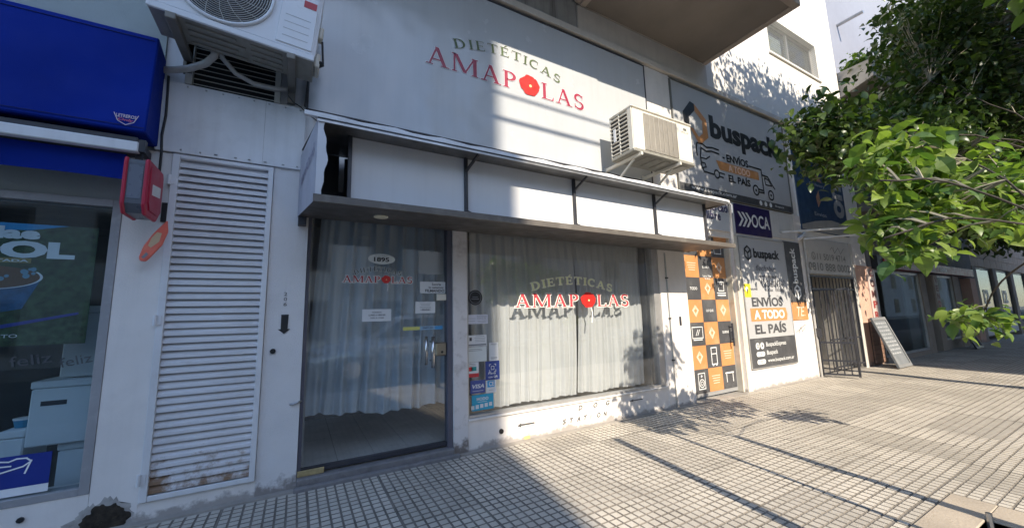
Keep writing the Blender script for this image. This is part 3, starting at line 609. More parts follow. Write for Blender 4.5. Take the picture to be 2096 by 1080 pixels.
# ------------------------------------------------------------------ curtains
def curtain(label, x0f, x1f, ztop, zbot, y, waves, amp, mat, nx=160, nz=26, seed=1, hem=0.02):
    r = random.Random(seed); ph = [r.uniform(0, 6.28) for _ in range(6)]; mb = MB()
    for j in range(nz+1):
        t = j/nz
        for i in range(nx+1):
            s = i/nx; a, b = x0f(t), x1f(t); x = a+(b-a)*s
            f = math.sin(waves*6.283*s+ph[0]+0.8*math.sin(2.1*6.283*s+ph[1]))+0.45*math.sin(waves*1.73*6.283*s+ph[2])
            d = amp*(0.55+0.45*t)*f+0.014*t*math.sin(3*6.283*s+ph[3]+2*t)+0.006*math.sin(9*t+5*s+ph[4])
            z = ztop+(zbot(s)-ztop)*t+(hem*0.4*math.sin(waves*6.283*s) if j == 0 else 0)
            mb.v.append((x+0.010*t*math.sin(5*t+waves*3*s), y+d, z))
    for j in range(nz):
        for i in range(nx):
            a = j*(nx+1)+i; mb.f.append((a, a+1, a+nx+2, a+nx+1))
    o = mb.build('curtain', mat, None, smooth=True); return tag(o, label, 'curtain')
curtain('long pale blue curtain hanging behind the glass door, hem above the floor', lambda t: 0.16-0.10*t, lambda t: 1.36, 2.34,
        lambda s: 0.452-0.05*s+0.016*math.sin(9*s)+0.012*math.sin(23*s), 0.235, 11, 0.032, surf('blue_grey_curtain', (0.50, 0.57, 0.62), 0.9, var=0.06, spec=0.1), seed=3)
MB().tube([(0.06, 0.235, 2.345), (1.36, 0.235, 2.345)], 0.011, 8)
curtain('white curtain behind the show window, half nearer the glass door', lambda t: 1.56+0.03*t, lambda t: 2.94+0.05*math.sin(3*t)-0.02*t, 2.285, lambda s: 0.315+0.01*math.sin(17*s), 0.20, 13, 0.018, CLOTH, 200, seed=5, hem=0.035)
curtain('white curtain behind the show window, half nearer the white pillar', lambda t: 2.96+0.05*math.sin(3*t), lambda t: 4.13-0.05*t, 2.29, lambda s: 0.315+0.01*math.sin(13*s+1), 0.205, 12, 0.018, CLOTH, 200, seed=8, hem=0.035)

# ------------------------------------------------------------------ stickers and notices on the glass
def sticker(name, label, cat, x0, x1, z0, z1, y, mat, marks=(), bev=0, group=None):
    t = thing(name, label, cat, ((x0+x1)/2, y, z0), group)
    MB().box(x0, x1, y-0.0012, y, z0, z1).build('sheet', mat, t)
    for m in marks:
        k = m[0]
        if k == 't': text(m[1], m[2], t, x0+(x1-x0)*m[3], x0+(x1-x0)*m[4], z0+(z1-z0)*m[5], z0+(z1-z0)*m[6], y-0.0022, bold=m[7] if len(m) > 7 else 0.0, shear=m[8] if len(m) > 8 else 0)
        elif k == 'r': Flat().rect(x0+(x1-x0)*m[2], x0+(x1-x0)*m[3], z0+(z1-z0)*m[4], z0+(z1-z0)*m[5]).build('print', m[1], t, y-0.0017)
        elif k == 'l':
            F = Flat(); r = random.Random(hash(label) % 1000 if False else len(label))
            for i in range(m[2]):
                zz = z0+(z1-z0)*(m[5]+(m[6]-m[5])*(1-(i+0.5)/m[2])); e = r.uniform(0.0, 0.25)*(m[4]-m[3]); F.rect(x0+(x1-x0)*(m[3]+e/2), x0+(x1-x0)*(m[4]-e/2), zz-(z1-z0)*0.012, zz+(z1-z0)*0.018)
            F.build('print', m[1], t, y-0.0018)
    return t
PAPER = surf('notice_paper', (0.66, 0.67, 0.68), 0.7, var=0.03); INK = flat((0.05, 0.05, 0.06), 0.6, 'ink'); GINK = flat((0.22, 0.23, 0.25), 0.6, 'grey_ink')
yg = 0.0385
sticker('notice', 'white paper notice with short lines of print, in the middle of the glass door', 'notice', 0.489, 0.733, 1.232, 1.338, yg, PAPER, [('t', 'HORARIOS', INK, .34, .66, .68, .80, .01), ('t', 'LUNES A VIERNES', INK, .22, .80, .45, .58, .02), ('t', '9:00 A 19:00', INK, .28, .74, .22, .34, .01)])
sticker('notice', 'white FILMANDO camera-warning sign near the glass door lock', 'notice', 0.994, 1.243, 1.482, 1.592, yg, PAPER, [('t', 'Sonría', INK, .46, .82, .68, .88, .02), ('t', 'lo estamos', INK, .34, .92, .42, .60, .02), ('t', 'FILMANDO', INK, .20, .96, .10, .34, .03)])
sticker('notice', 'small white card of fine print between the FILMANDO sign and the door handle', 'notice', 0.952, 1.142, 1.295, 1.402, yg, PAPER, [('l', GINK, 5, .2, .8, .2, .9), ('t', 'GRACIAS', INK, .32, .70, .22, .36, .02)])
sticker('sticker', 'yellow strip sticker across the glass door, beside the blue strip', 'sticker', 0.842, 0.995, 1.142, 1.172, yg, flat((0.60, 0.58, 0.16), 0.5, 'yellow_film'), [('l', GINK, 1, .1, .9, .2, .8)])
sticker('sticker', 'blue EMPUJE strip sticker across the glass door', 'sticker', 0.997, 1.215, 1.140, 1.174, yg, flat((0.24, 0.38, 0.52), 0.5, 'faded_blue_film'), [('t', 'EMPUJE', INK, .12, .56, .25, .75, .02), ('r', flat((0.06, 0.28, 0.55), 0.5, 'blue_film'), .66, 1.0, 0, 1)])
sticker('notice', 'large faint paper sheet taped behind the upper right of the glass door', 'notice', 0.985, 1.225, 1.665, 1.885, 0.052, surf('grey_sheet', (0.42, 0.44, 0.46), 0.7), [])
yw = 0.0445
d = thing('sticker', 'round black sticker on the show window edge', 'sticker', (1.565, yw, 1.38)); MB().tube([(1.562, yw, 1.442), (1.562, yw-0.0015, 1.442)], 0.077, 28).build('sheet', BLACK, d)
Flat().ring(1.562, 1.442, 0.062, 0.004).rect(1.52, 1.60, 1.425, 1.432).rect(1.53, 1.59, 1.445, 1.450).build('print', GINK, d, yw-0.002)
sticker('sticker', 'pale lilac card sticker under the round black one', 'sticker', 1.464, 1.698, 1.178, 1.270, yw, flat((0.60, 0.61, 0.68), 0.5, 'lilac_card'), [('t', 'PROPAGANDA', GINK, .48, .95, .72, .88), ('t', 'POPULAR', GINK, .5, .92, .50, .64), ('l', GINK, 2, .5, .95, .1, .4), ('l', GINK, 2, .06, .4, .2, .7)])
sticker('sticker', 'white sticker with a small map pin and dark foot strip', 'sticker', 1.472, 1.680, 0.958, 1.068, yw, PAPER, [('r', GINK, .03, .97, .06, .20), ('l', GINK, 4, .34, .95, .35, .95), ('r', INK, .10, .22, .5, .8)])
sticker('sticker', 'plain torn white sheet under the map-pin sticker', 'sticker', 1.455, 1.677, 0.808, 0.952, yw, surf('faded_sheet', (0.60, 0.63, 0.62), 0.7), [('l', GINK, 2, .1, .8, .7, .9)])
sticker('sticker', 'narrow white payment card sticker right of the torn sheet', 'sticker', 1.706, 1.812, 0.806, 0.985, yw, PAPER, [('t', 'PAGO', GINK, .2, .8, .86, .95, .01), ('l', GINK, 2, .15, .85, .06, .2)])
t = sticker('sticker', 'white and red bank card sticker on the show window', 'sticker', 1.455, 1.588, 0.664, 0.805, yw, PAPER, [('r', flat((0.55, 0.04, 0.05), 0.5, 'card_red'), 0, 1, 0, .25), ('r', flat((0.55, 0.04, 0.05), 0.5, 'card_red'), .2, .5, .42, .70), ('r', flat((0.02, 0.28, 0.27), 0.5, 'card_teal'), .42, .82, .42, .70), ('l', GINK, 2, .2, .8, .74, .95)])
t = sticker('sticker', 'dark blue Pagá con QR sticker on the show window', 'sticker', 1.662, 1.820, 0.618, 0.803, yw, flat((0.03, 0.06, 0.26), 0.45, 'navy_film'), [('t', 'Pagá', PAPER, .2, .72, .26, .42, .02), ('t', 'con QR', PAPER, .2, .86, .09, .23, .02)])
F = Flat(); cx, cz = 1.741, 0.735
for sx in (-1, 1):
    for sz in (-1, 1): F.line([(cx+sx*0.036, cz+sz*0.018), (cx+sx*0.036, cz+sz*0.036), (cx+sx*0.018, cz+sz*0.036)], 0.006)
F.rrect(cx-0.016, cx+0.016, cz-0.016, cz+0.016, 0.006).build('print', PAPER, t, yw-0.002)
sticker('sticker', 'blue VISA card sticker on the show window', 'sticker', 1.497, 1.657, 0.508, 0.630, yw, flat((0.06, 0.09, 0.30), 0.45, 'visa_blue'), [('t', 'VISA', PAPER, .12, .92, .38, .70, .03, .25), ('l', PAPER, 1, .1, .9, .05, .3)])
sticker('sticker', 'white card sticker with light blue square, beside the VISA one', 'sticker', 1.664, 1.776, 0.496, 0.624, yw, PAPER, [('r', flat((0.03, 0.30, 0.60), 0.45, 'cyan_blue'), .14, .86, .42, .92), ('t', 'CE', PAPER, .3, .8, .5, .85, .03), ('l', GINK, 1, .2, .8, .1, .3)])
t = sticker('sticker', 'light blue MODO sticker low on the show window', 'sticker', 1.510, 1.745, 0.345, 0.492, yw, flat((0.02, 0.34, 0.52), 0.45, 'modo_blue'), [('t', 'MODO', PAPER, .22, .76, .62, .82, .03), ('l', PAPER, 1, .2, .75, .45, .6)])
F = Flat()
for i in range(5): F.rect(1.502+i*0.048, 1.502+i*0.048+0.034, 0.358+0.004*i, 0.394+0.004*i)
F.build('print', PAPER, t, yw-0.002)

# ------------------------------------------------------------------ big AMAPOLAS sign
S = thing('sign_board', 'large white AMAPOLAS shop sign above the canopy', 'sign', (2.13, 0, 3.03))
box('panel', SIGNW, S, 0.002, 4.245, -0.028, 0.028, 3.045, 4.812)
MB().box(-0.014, 0.002, -0.036, 0.028, 3.03, 4.828).box(4.245, 4.262, -0.036, 0.028, 3.03, 4.828).box(0.002, 4.245, -0.036, 0.028, 4.812, 4.828).box(0.002, 4.245, -0.036, 0.028, 3.03, 3.045).build('frame', DARKM, S, bev=0.002)
SR = surf('sign_red', (0.34, 0.035, 0.07), 0.4, var=0.15, vscale=2); SG = surf('sign_green', (0.085, 0.12, 0.05), 0.45, var=0.4, vscale=2)
poppy_brand(S, 1.02, 3.07, 3.81, 0.205, 1.33, 2.70, 4.07, 0.115, 0.108, -0.033, SR, SG, flat((0.70, 0.68, 0.69), 0.4, 'sign_letter_outline'), 0.006, stem=False)
MB().prism([(-0.03, 3.05), (-0.012, 3.36), (0.004, 3.02)], -0.05, -0.037).build('torn_corner', BLACK, S)

# ------------------------------------------------------------------ empty light-box canopy
C = thing('canopy', 'empty open-fronted light-box canopy with white panels over the shop front', 'canopy', (2.4, -0.36, 2.04))
YF = -0.72
bt = MB().hexa([(-0.036, 0.0, 2.098), (0.063, YF, 2.042), (4.85, YF, 2.042), (4.85, 0.0, 2.098)], [(-0.036, 0.0, 2.108), (0.063, YF, 2.054), (4.85, YF, 2.054), (4.85, 0.0, 2.108)])
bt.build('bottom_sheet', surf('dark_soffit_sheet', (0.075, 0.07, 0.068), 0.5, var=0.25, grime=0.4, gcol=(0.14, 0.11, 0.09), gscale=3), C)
MB().bar((0.055, YF-0.004, 2.062), (4.86, YF-0.004, 2.062), 0.026, 0.05).build('front_rail', surf('brown_grey_rail', (0.13, 0.115, 0.10), 0.5, var=0.15, grime=0.5, gcol=(0.30, 0.27, 0.24), gscale=5), C)
tp = MB().hexa([(-0.03, -0.04, 2.655), (0.066, YF, 2.622), (4.83, YF, 2.622), (4.83, -0.04, 2.655)], [(-0.03, -0.04, 2.665), (0.066, YF, 2.632), (4.83, YF, 2.632), (4.83, -0.04, 2.665)])
tp.build('top_sheet', SHEET, C)
MB().box(0.06, 4.84, YF-0.012, YF-0.001, 2.606, 2.622).build('top_rail', GALV, C)
MB().box(0.062, 4.84, YF-0.010, YF-0.001, 2.6225, 2.637).build('top_seam', BLACK, C)
fs = MB(); rr = random.Random(9)
for i in range(40):
    xa, xb = -0.02+i*0.1215, -0.02+(i+1)*0.1215; j0, j1 = [0.006*math.sin(i*1.7)+0.003*math.sin(i*4.1), 0.006*math.sin((i+1)*1.7)+0.003*math.sin((i+1)*4.1)]
    fs.hexa([(xa, YF-0.012, 2.637), (xb, YF-0.012, 2.637), (xb, YF+0.02, 2.637), (xa, YF+0.02, 2.637)], [(xa, YF-0.009, 2.668+j0), (xb, YF-0.009, 2.668+j1), (xb, YF+0.02, 2.664+j1), (xa, YF+0.02, 2.664+j0)])
fs.build('crumpled_flashing', METALW, C)
sp = MB().hexa([(-0.036, -0.002, 2.100), (0.063, YF, 2.046), (0.066, YF, 2.046), (-0.033, -0.002, 2.100)], [(-0.037, -0.002, 2.612), (0.066, YF, 2.636), (0.069, YF, 2.636), (-0.034, -0.002, 2.612)])
spo = sp.build('side_panel', surf('faded_lilac_panel', (0.42, 0.41, 0.46), 0.5, var=0.1, grime=0.35, gcol=(0.27, 0.26, 0.33), gscale=5), C)
# faded lettering on the side panel
me = text_mesh('AMAPOLAS', 0.01); co = np.empty(len(me.vertices)*3); me.vertices.foreach_get('co', co); co = co.reshape(-1, 3)
uu = (co[:, 0]-co[:, 0].min())/np.ptp(co[:, 0]); vv = (co[:, 1]-co[:, 1].min())/np.ptp(co[:, 1]); yy = -0.10+uu*(-0.55)
xx = -0.036+(-yy/0.72)*0.0995-0.004; zz = 2.30+0.10*uu+vv*0.09
me.vertices.foreach_set('co', np.stack([xx, yy, zz], 1).ravel()); me.materials.clear(); me.materials.append(flat((0.27, 0.25, 0.33), 0.6, 'ghost_lettering')); me.name = 'lettering'
link(bpy.data.objects.new('lettering', me), spo)
# torn white film round the left edge of the open front
tf = MB(); rr = random.Random(5); N_ = 18
for i in range(N_):
    z0, z1 = 2.056+0.565*i/N_, 2.056+0.565*(i+1)/N_
    wv = lambda z: 0.118+0.012*math.sin(z*14)+0.006*math.sin(z*41)
    tf.hexa([(0.066, YF-0.003, z0), (wv(z0), YF-0.001, z0), (wv(z0), YF+0.001, z0), (0.066, YF, z0)], [(0.066, YF-0.003, z1), (wv(z1), YF-0.001, z1), (wv(z1), YF+0.001, z1), (0.066, YF, z1)])
tf.build('torn_film', surf('torn_white_film', (0.62, 0.63, 0.66), 0.5, var=0.04), C)
YP = -0.52
PX = [0.292, 1.232, 2.428, 3.63, 4.583]
PANELW = surf('white_backlight_panel', (0.72, 0.72, 0.73), 0.6, var=0.04, vscale=1.5, grime=0.18, gcol=(0.5, 0.49, 0.48), gscale=1.5, streak=0.12, warp=0.03)
for a, b in zip(PX[:-1], PX[1:]): box('back_panel', PANELW, C, a+0.012, b-0.012, YP, YP+0.008, 2.075, 2.635)
for i, x in enumerate(PX):
    MB().box(x-0.014, x+0.014, YP-0.03, YP-0.002, 2.062, 2.636).build('post', DARKM, C, bev=0.002)
    if i in (1, 2, 3):
        MB().bar((x, YP-0.03, 2.51), (x+0.055, YF+0.03, 2.62), 0.016, 0.02).build('brace', DARKM, C)
        MB().bar((x, YP-0.03, 2.15), (x+0.05, YF+0.05, 2.075), 0.016, 0.02).build('brace', DARKM, C)
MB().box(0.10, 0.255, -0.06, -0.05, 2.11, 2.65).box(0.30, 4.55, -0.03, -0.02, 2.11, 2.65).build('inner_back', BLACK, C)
MB().bar((4.835, YF, 2.06), (4.835, YF, 2.63), 0.022, 0.022).bar((4.835, 0, 2.63), (4.835, YF, 2.63), 0.022, 0.022).build('end_frame', GALV, C)
MB().tube([(4.80, YF-0.01, 2.64), (4.86, YF-0.02, 2.60), (4.865, YF-0.01, 2.50)], 0.006, 6).build('loose_wire', ACW, C)
MB().box(-0.03, 0.03, -0.06, 0.0, 2.02, 2.096).build('bracket', DARKM, C)
MB().tube([(0.55, -0.40, 2.072), (0.55, -0.40, 2.058)], 0.055, 20).build('light_spot', surf('cream_lamp', (0.70, 0.66, 0.50), 0.25), C)
# ------------------------------------------------------------------ air conditioners
def ac_right():
    x0, x1, yf, yb, z0, z1 = 3.28, 4.36, -0.61, -0.25, 3.085, 3.64
    t = thing('air_conditioner', 'cream wall-mounted air conditioner with square front grille right of the big sign', 'air conditioner', (x0+0.5, yb, z0))
    MB().box(x0+0.02, x1, yf+0.004, yb, z0+0.03, z1-0.012).build('casing', CREAM, t, bev=0.012)
    MB().box(x0-0.008, x1+0.008, yf-0.006, yb+0.004, z1-0.012, z1+0.012).build('lid', CREAM, t, bev=0.008)
    MB().box(x0-0.006, x1+0.006, yf-0.006, yb+0.004, z0, z0+0.03).build('base_pan', ACPAN, t, bev=0.005)
    for i in range(6): MB().box(x0+0.10+i*0.16, x0+0.20+i*0.16, yf+0.05, yb-0.06, z0-0.008, z0-0.0005).build('pan_rib', ACPAN, t, bev=0.003)
    gx0, gx1, gz0, gz1 = x0+0.19, x0+0.775, z0+0.05, z1-0.05
    box('grille_back', surf('grey_mesh_back', (0.36, 0.33, 0.285), 0.8, var=0.15, vscale=5), t, gx0, gx1, yf-0.001, yf+0.0035, gz0, gz1)
    g = MB()
    for i in range(44): x = gx0+(gx1-gx0)*i/43; g.box(x-0.0012, x+0.0012, yf-0.006, yf-0.0015, gz0, gz1)
    for i in range(30): z = gz0+(gz1-gz0)*i/29; g.box(gx0, gx1, yf-0.004, yf-0.0016, z-0.0010, z+0.0010)
    for i in range(8): x = gx0+(gx1-gx0)*i/7; g.box(x-0.003, x+0.003, yf-0.009, yf-0.006, gz0, gz1)
    g.build('front_grille', surf('grey_beige_wire', (0.42, 0.385, 0.33), 0.7, grime=0.4, gcol=(0.25, 0.21, 0.17), gscale=8), t)
    box('logo', GALV, t, x1-0.16, x1-0.10, yf+0.001, yf+0.0035, z1-0.10, z1-0.07); text('SPLIT', GALV, t, x1-0.20, x1-0.06, z1-0.135, z1-0.12, yf+0.0025, name='lettering')
    MB().box(gx1+0.012, gx1+0.014, yf+0.0005, yf+0.0035, z0+0.03, z1-0.012).build('panel_seam', GALV, t)
    # left side: two columns of louvres
    box('side_opening', BLACK, t, x0+0.012, x0+0.0195, yf+0.075, yb-0.012, z0+0.06, z1-0.045)
    MB().box(x0-0.002, x0+0.0118, yf+0.01, yf+0.075, z0+0.03, z1-0.012).box(x0-0.002, x0+0.0118, yf+0.200, yf+0.218, z0+0.03, z1-0.012).box(x0-0.002, x0+0.0118, yb-0.012, yb, z0+0.03, z1-0.012).build('side_frame', CREAM, t, bev=0.003)
    for i in range(10):
        z = z0+0.058+i*0.0485
        MB().box(x0-0.004, x0+0.0118, yf+0.078, yb-0.013, z, z+0.010).build('side_slat', CREAM, t)
    MB().box(x0-0.008, x0-0.003, yb-0.10, yb-0.06, z0+0.22, z0+0.38).build('label_plate', ACW, t)
    for x in (x0+0.10, x1-0.30):
        b = MB().bar((x, yf-0.02, z0-0.02), (x, -0.04, z0-0.02), 0.03, 0.035).bar((x+0.02, yf+0.12, z0-0.035), (x+0.02, -0.035, z0-0.32), 0.022, 0.022).bar((x, -0.035, z0+0.02), (x, -0.035, z0-0.36), 0.03, 0.02)
        b.build('bracket', CREAM, t)
    return t
ac_right()
def ac_left():
    tilt = -0.085; px, pz = -0.93, 3.29
    t = thing('air_conditioner', 'white air conditioner with round fan grille above the louvred vent', 'air conditioner', (-0.45, -0.2, 3.2))
    def T(o):
        for v in o.data.vertices:
            x, z = v.co.x-px, v.co.z-pz
            v.co.x = px+x*math.cos(tilt)-z*math.sin(tilt); v.co.z = pz+x*math.sin(tilt)+z*math.cos(tilt)
        return o
    x0, x1, yf, yb, z0, z1 = -0.93, 0.03, -0.50, -0.19, 3.29, 3.89
    T(MB().box(x0, x1, yf, yb, z0+0.006, z1).build('casing', ACW, t, bev=0.018, seg=2))
    T(MB().box(x0+0.004, x1-0.004, yf+0.01, yb, z0-0.02, z0+0.005).build('base_pan', ACPAN, t, bev=0.006))
    for i in range(4):
        y = yf+0.055+i*0.065; T(MB().box(x0+0.19, x0+0.47+0.05*(i % 2), y, y+0.03, z0-0.032, z0-0.0205).build('pan_rib', ACPAN, t, bev=0.004)); T(MB().box(x0+0.55, x0+0.75, y, y+0.03, z0-0.030, z0-0.0205).build('pan_rib', ACPAN, t, bev=0.004))
    T(box('bottom_lip', ACW, t, x0+0.002, x1-0.002, yf-0.006, yf+0.014, z0-0.026, z0+0.02, bev=0.004))
    cx, cz, R = x0+0.37, z0+0.315, 0.27
    o = MB().tube([(cx, yf+0.004, cz), (cx, yf-0.0035, cz)], R, 40).build('fan_opening', BLACK, t); T(o)
    g = MB()
    for k in range(17):
        r = 0.03+k*(R-0.03)/16.5; g.tube([(cx+r*math.cos(a), yf-0.012-0.004*math.sin(math.pi*r/R), cz+r*math.sin(a)) for a in [2*math.pi*i/40 for i in range(41)]], 0.0022, 4, cap=False)
    for k in range(16):
        a = 2*math.pi*k/16; g.tube([(cx+r*math.cos(a+0.5*r/R), yf-0.010, cz+r*math.sin(a+0.5*r/R)) for r in (0.03, 0.12, 0.2, R)], 0.0025, 4)
    T(g.build('fan_grille', surf('grille_wire', (0.55, 0.55, 0.53), 0.5, grime=0.3), t))
    T(MB().tube([(cx+(R+0.012)*math.cos(a), yf-0.006, cz+(R+0.012)*math.sin(a)) for a in [2*math.pi*i/48 for i in range(49)]], 0.013, 6, cap=False).build('fan_ring', ACW, t, smooth=True))
    T(MB().box(x0+0.70, x0+0.935, yf-0.007, yf+0.001, z0+0.04, z1-0.04).build('access_panel', ACW, t, bev=0.006))
    for i in range(4): T(MB().box(x0+0.735, x0+0.90, yf-0.0095, yf-0.0072, z0+0.10+i*0.058, z0+0.103+i*0.058).build('panel_line', GALV, t))
    T(box('red_badge', flat((0.45, 0.03, 0.04), 0.4, 'badge_red'), t, x0+0.84, x0+0.925, yf-0.010, yf-0.0072, z0+0.385, z0+0.44))
    T(MB().box(x1, x1+0.035, yf+0.10, yb-0.05, z0+0.0, z0+0.12).box(x1, x1+0.03, yf+0.08, yf+0.16, z0+0.24, z0+0.34).build('valve_cover', CREAM, t, bev=0.008))
    T(MB().tube([(x1+0.03, yf+0.12, z0+0.24), (x1+0.045, yf+0.12, z0+0.14), (x1+0.06, yf+0.12, z0+0.04), (x1+0.03, yf+0.13, z0+0.02)], 0.008, 8).tube([(x1+0.03, yf+0.12, z0+0.05), (x1+0.055, yf+0.12, z0+0.05)], 0.02, 8).build('power_cable', BLACK, t))
    for x in (-0.805, -0.125):
        dz = -0.085*(x-px)
        MB().bar((x, yf-0.01, z0-0.045+dz), (x, -0.002, z0-0.045+dz), 0.055, 0.045).build('bracket_arm', surf('dusty_bracket', (0.22, 0.205, 0.18), 0.6, metal=0.3, grime=0.5, gcol=(0.15, 0.12, 0.1), gscale=8) if 'dusty_bracket' not in MAT else MAT['dusty_bracket'], t, bev=0.004)
        MB().box(x-0.028, x+0.028, -0.03, -0.001, z0-0.16+dz, z0+0.20+dz).build('bracket_plate', MAT['dusty_bracket'], t)
    HOSE = surf('taped_hose', (0.50, 0.48, 0.45), 0.6, var=0.12, vscale=14, grime=0.4, gcol=(0.25, 0.23, 0.2), gscale=12)
    MB().tube([(-0.62, -0.20, 3.30), (-0.625, -0.18, 3.22), (-0.68, -0.14, 3.165), (-0.78, -0.09, 3.125), (-0.88, -0.06, 3.10), (-0.97, -0.04, 3.085)], 0.024, 10).build('hose', HOSE, t, smooth=True)
    MB().tube([(-0.61, -0.20, 3.30), (-0.58, -0.16, 3.23), (-0.50, -0.11, 3.16), (-0.38, -0.08, 3.125), (-0.26, -0.06, 3.135), (-0.16, -0.05, 3.16)], 0.017, 10).build('hose', HOSE, t, smooth=True)
ac_left()
tag(MB().tube([(-0.15, -0.03, 3.12), (-0.11, -0.03, 3.07), (-0.05, -0.03, 3.04), (0.0, -0.05, 2.98), (0.06, -0.30, 2.82), (0.066, -0.60, 2.66)], 0.0045, 6).build('wire', BLACK), 'thin black wire from the left air conditioner down to the canopy corner', 'wire')
tag(MB().tube([(-0.905, -0.034, 3.06), (-0.900, -0.036, 2.9), (-0.897, -0.036, 2.75), (-0.908, -0.036, 2.6), (-0.90, -0.036, 2.47), (-0.905, -0.014, 2.25)], 0.008, 6).build('cable', BLACK), 'black cable running down beside the white fascia panel', 'cable')

# ------------------------------------------------------------------ signs on the right
GREY = surf('grey_sign_film', (0.45, 0.45, 0.455), 0.45, var=0.03, vscale=1.2, grime=0.12, gcol=(0.4, 0.4, 0.4), gscale=1.2)
def cube_logo(F, cx, cz, r, w):
    hx = [(cx+r*0.9*math.sin(math.radians(a)), cz+r*math.cos(math.radians(a))) for a in range(0, 360, 60)]
    F.line(hx, w, True).line([hx[1], (cx, cz), hx[5]], w).line([(cx, cz), hx[3]], w); return F
S = thing('sign_board', 'big grey buspack sign with line-drawn van behind the cream air conditioner', 'sign', (6.5, 0, 3.02))
box('panel', GREY, S, 4.845, 8.09, -0.02, 0.018, 3.16, 4.80)
box('footer_strip', DGR, S, 4.845, 8.09, -0.0225, 0.018, 3.045, 3.158)
MB().box(4.828, 4.845, -0.03, 0.018, 3.03, 4.82).box(8.09, 8.125, -0.03, 0.018, 3.03, 4.82).box(4.845, 8.09, -0.03, 0.018, 4.80, 4.82).box(4.845, 8.09, -0.03, 0.018, 3.03, 3.045).build('frame', surf('dark_grey_frame', (0.13, 0.13, 0.12), 0.5), S, bev=0.002)
text('buspack', BLACK, S, 5.74, 7.86, 3.93, 4.44, -0.024, bold=0.045)
Flat().poly([(5.08, 4.33), (5.28, 4.55), (5.38, 4.53), (5.38, 4.42), (5.22, 4.27), (5.22, 4.10), (5.09, 4.17)]).build('logo', BLACK, S, -0.024)
Flat().poly([(5.38, 4.53), (5.66, 4.32), (5.66, 4.20), (5.52, 4.30), (5.38, 4.40)]).poly([(5.66, 4.32), (5.68, 4.02), (5.45, 3.86), (5.40, 3.96), (5.54, 4.06), (5.55, 4.25)]).poly([(5.22, 4.10), (5.42, 3.86), (5.45, 3.96), (5.30, 4.10)]).build('logo', ORG, S, -0.0245)
van = Flat(); W_ = 0.028
van.line([(5.92, 3.86), (5.75, 3.865), (5.60, 3.84), (5.50, 3.88), (5.36, 3.87), (5.33, 3.78), (5.34, 3.66)], W_).line([(5.92, 3.79), (5.72, 3.80), (5.58, 3.77), (5.45, 3.81), (5.42, 3.66), (5.43, 3.50), (5.48, 3.42), (5.72, 3.41)], W_)
van.line([(5.43, 3.64), (5.56, 3.64), (5.66, 3.70)], W_*.8).line([(5.43, 3.56), (5.52, 3.56), (5.54, 3.50), (5.43, 3.47)], W_*.8)
van.ring(5.81, 3.43, 0.065, W_, 18).line([(5.87, 3.47), (6.02, 3.46)], W_*.8).line([(5.88, 3.40), (5.98, 3.395)], W_*.8)
van.line([(6.02, 3.75), (6.06, 3.75)], W_).line([(6.78, 3.735), (7.16, 3.735), (7.17, 3.30), (7.02, 3.30)], W_).line([(7.17, 3.64), (7.36, 3.63), (7.52, 3.46), (7.56, 3.43)], W_).line([(7.24, 3.59), (7.36, 3.58), (7.46, 3.47), (7.26, 3.47), (7.24, 3.59)], W_*.8)
van.ring(6.92, 3.32, 0.085, W_, 18).disc(6.92, 3.32, 0.025, 10).ring(7.40, 3.29, 0.085, W_, 18).disc(7.40, 3.29, 0.025, 10).line([(7.00, 3.35), (7.14, 3.345)], W_)
van.build('van_drawing', BLACK, S, -0.024)
Flat().poly([(5.82, 3.67), (7.06, 3.67), (7.06, 3.52), (5.90, 3.52), (5.86, 3.60)]).build('orange_band', ORG, S, -0.0235)
text('ENVÍOS', BLACK, S, 6.12, 6.76, 3.695, 3.86, -0.025, bold=0.03); text('A TODO', flat((0.78, 0.52, 0.38), 0.5, 'peach_ink'), S, 6.14, 6.78, 3.53, 3.655, -0.027, bold=0.03); text('EL PAÍS', BLACK, S, 6.12, 6.76, 3.35, 3.505, -0.025, bold=0.03)
text('www.buspack.com.ar', WH, S, 5.12, 6.30, 3.068, 3.148, -0.026, bold=0.012)
F = Flat()
for k in range(3): F.disc(7.02+k*0.16, 3.10, 0.045, 14)
F.build('social_icons', WH, S, -0.026); text('Buspack', WH, S, 7.50, 7.80, 3.075, 3.125, -0.026)

S = thing('sign_board', 'pale mercado libre sign seen through the open end of the canopy', 'sign', (5.8, 0, 2.5))
box('panel', surf('pale_sign', (0.58, 0.585, 0.60), 0.45, var=0.03), S, 5.20, 6.185, -0.012, 0.018, 2.50, 3.0)
NAVYI = flat((0.05, 0.04, 0.12), 0.5, 'navy_ink')
text('mercado', NAVYI, S, 5.44, 6.10, 2.805, 2.945, -0.016, bold=0.02); text('libre', NAVYI, S, 5.44, 5.80, 2.66, 2.80, -0.016, bold=0.02)
S = thing('sign_board', 'dark navy OCA sign under the big buspack sign', 'sign', (6.7, 0, 2.49))
box('panel', surf('oca_navy', (0.025, 0.015, 0.085), 0.4, var=0.08), S, 6.195, 7.275, -0.02, 0.0, 2.495, 2.995)
text('OCA', WH, S, 6.66, 7.22, 2.63, 2.86, -0.024, bold=0.02)
F = Flat()
for k in range(3): x = 6.26+k*0.115; F.poly([(x, 2.87), (x+0.06, 2.87), (x+0.17, 2.745), (x+0.11, 2.745)]).poly([(x+0.11, 2.745), (x+0.17, 2.745), (x+0.06, 2.62), (x, 2.62)])
F.build('arrow_logo', WH, S, -0.024)
tag(box('sign_board', surf('blank_sign', (0.60, 0.59, 0.57), 0.6, var=0.05, streak=0.2, gcol=(0.35, 0.33, 0.3)), None, 7.285, 8.10, -0.014, 0.0, 2.52, 3.0), 'blank pale panel right of the navy OCA sign', 'sign')

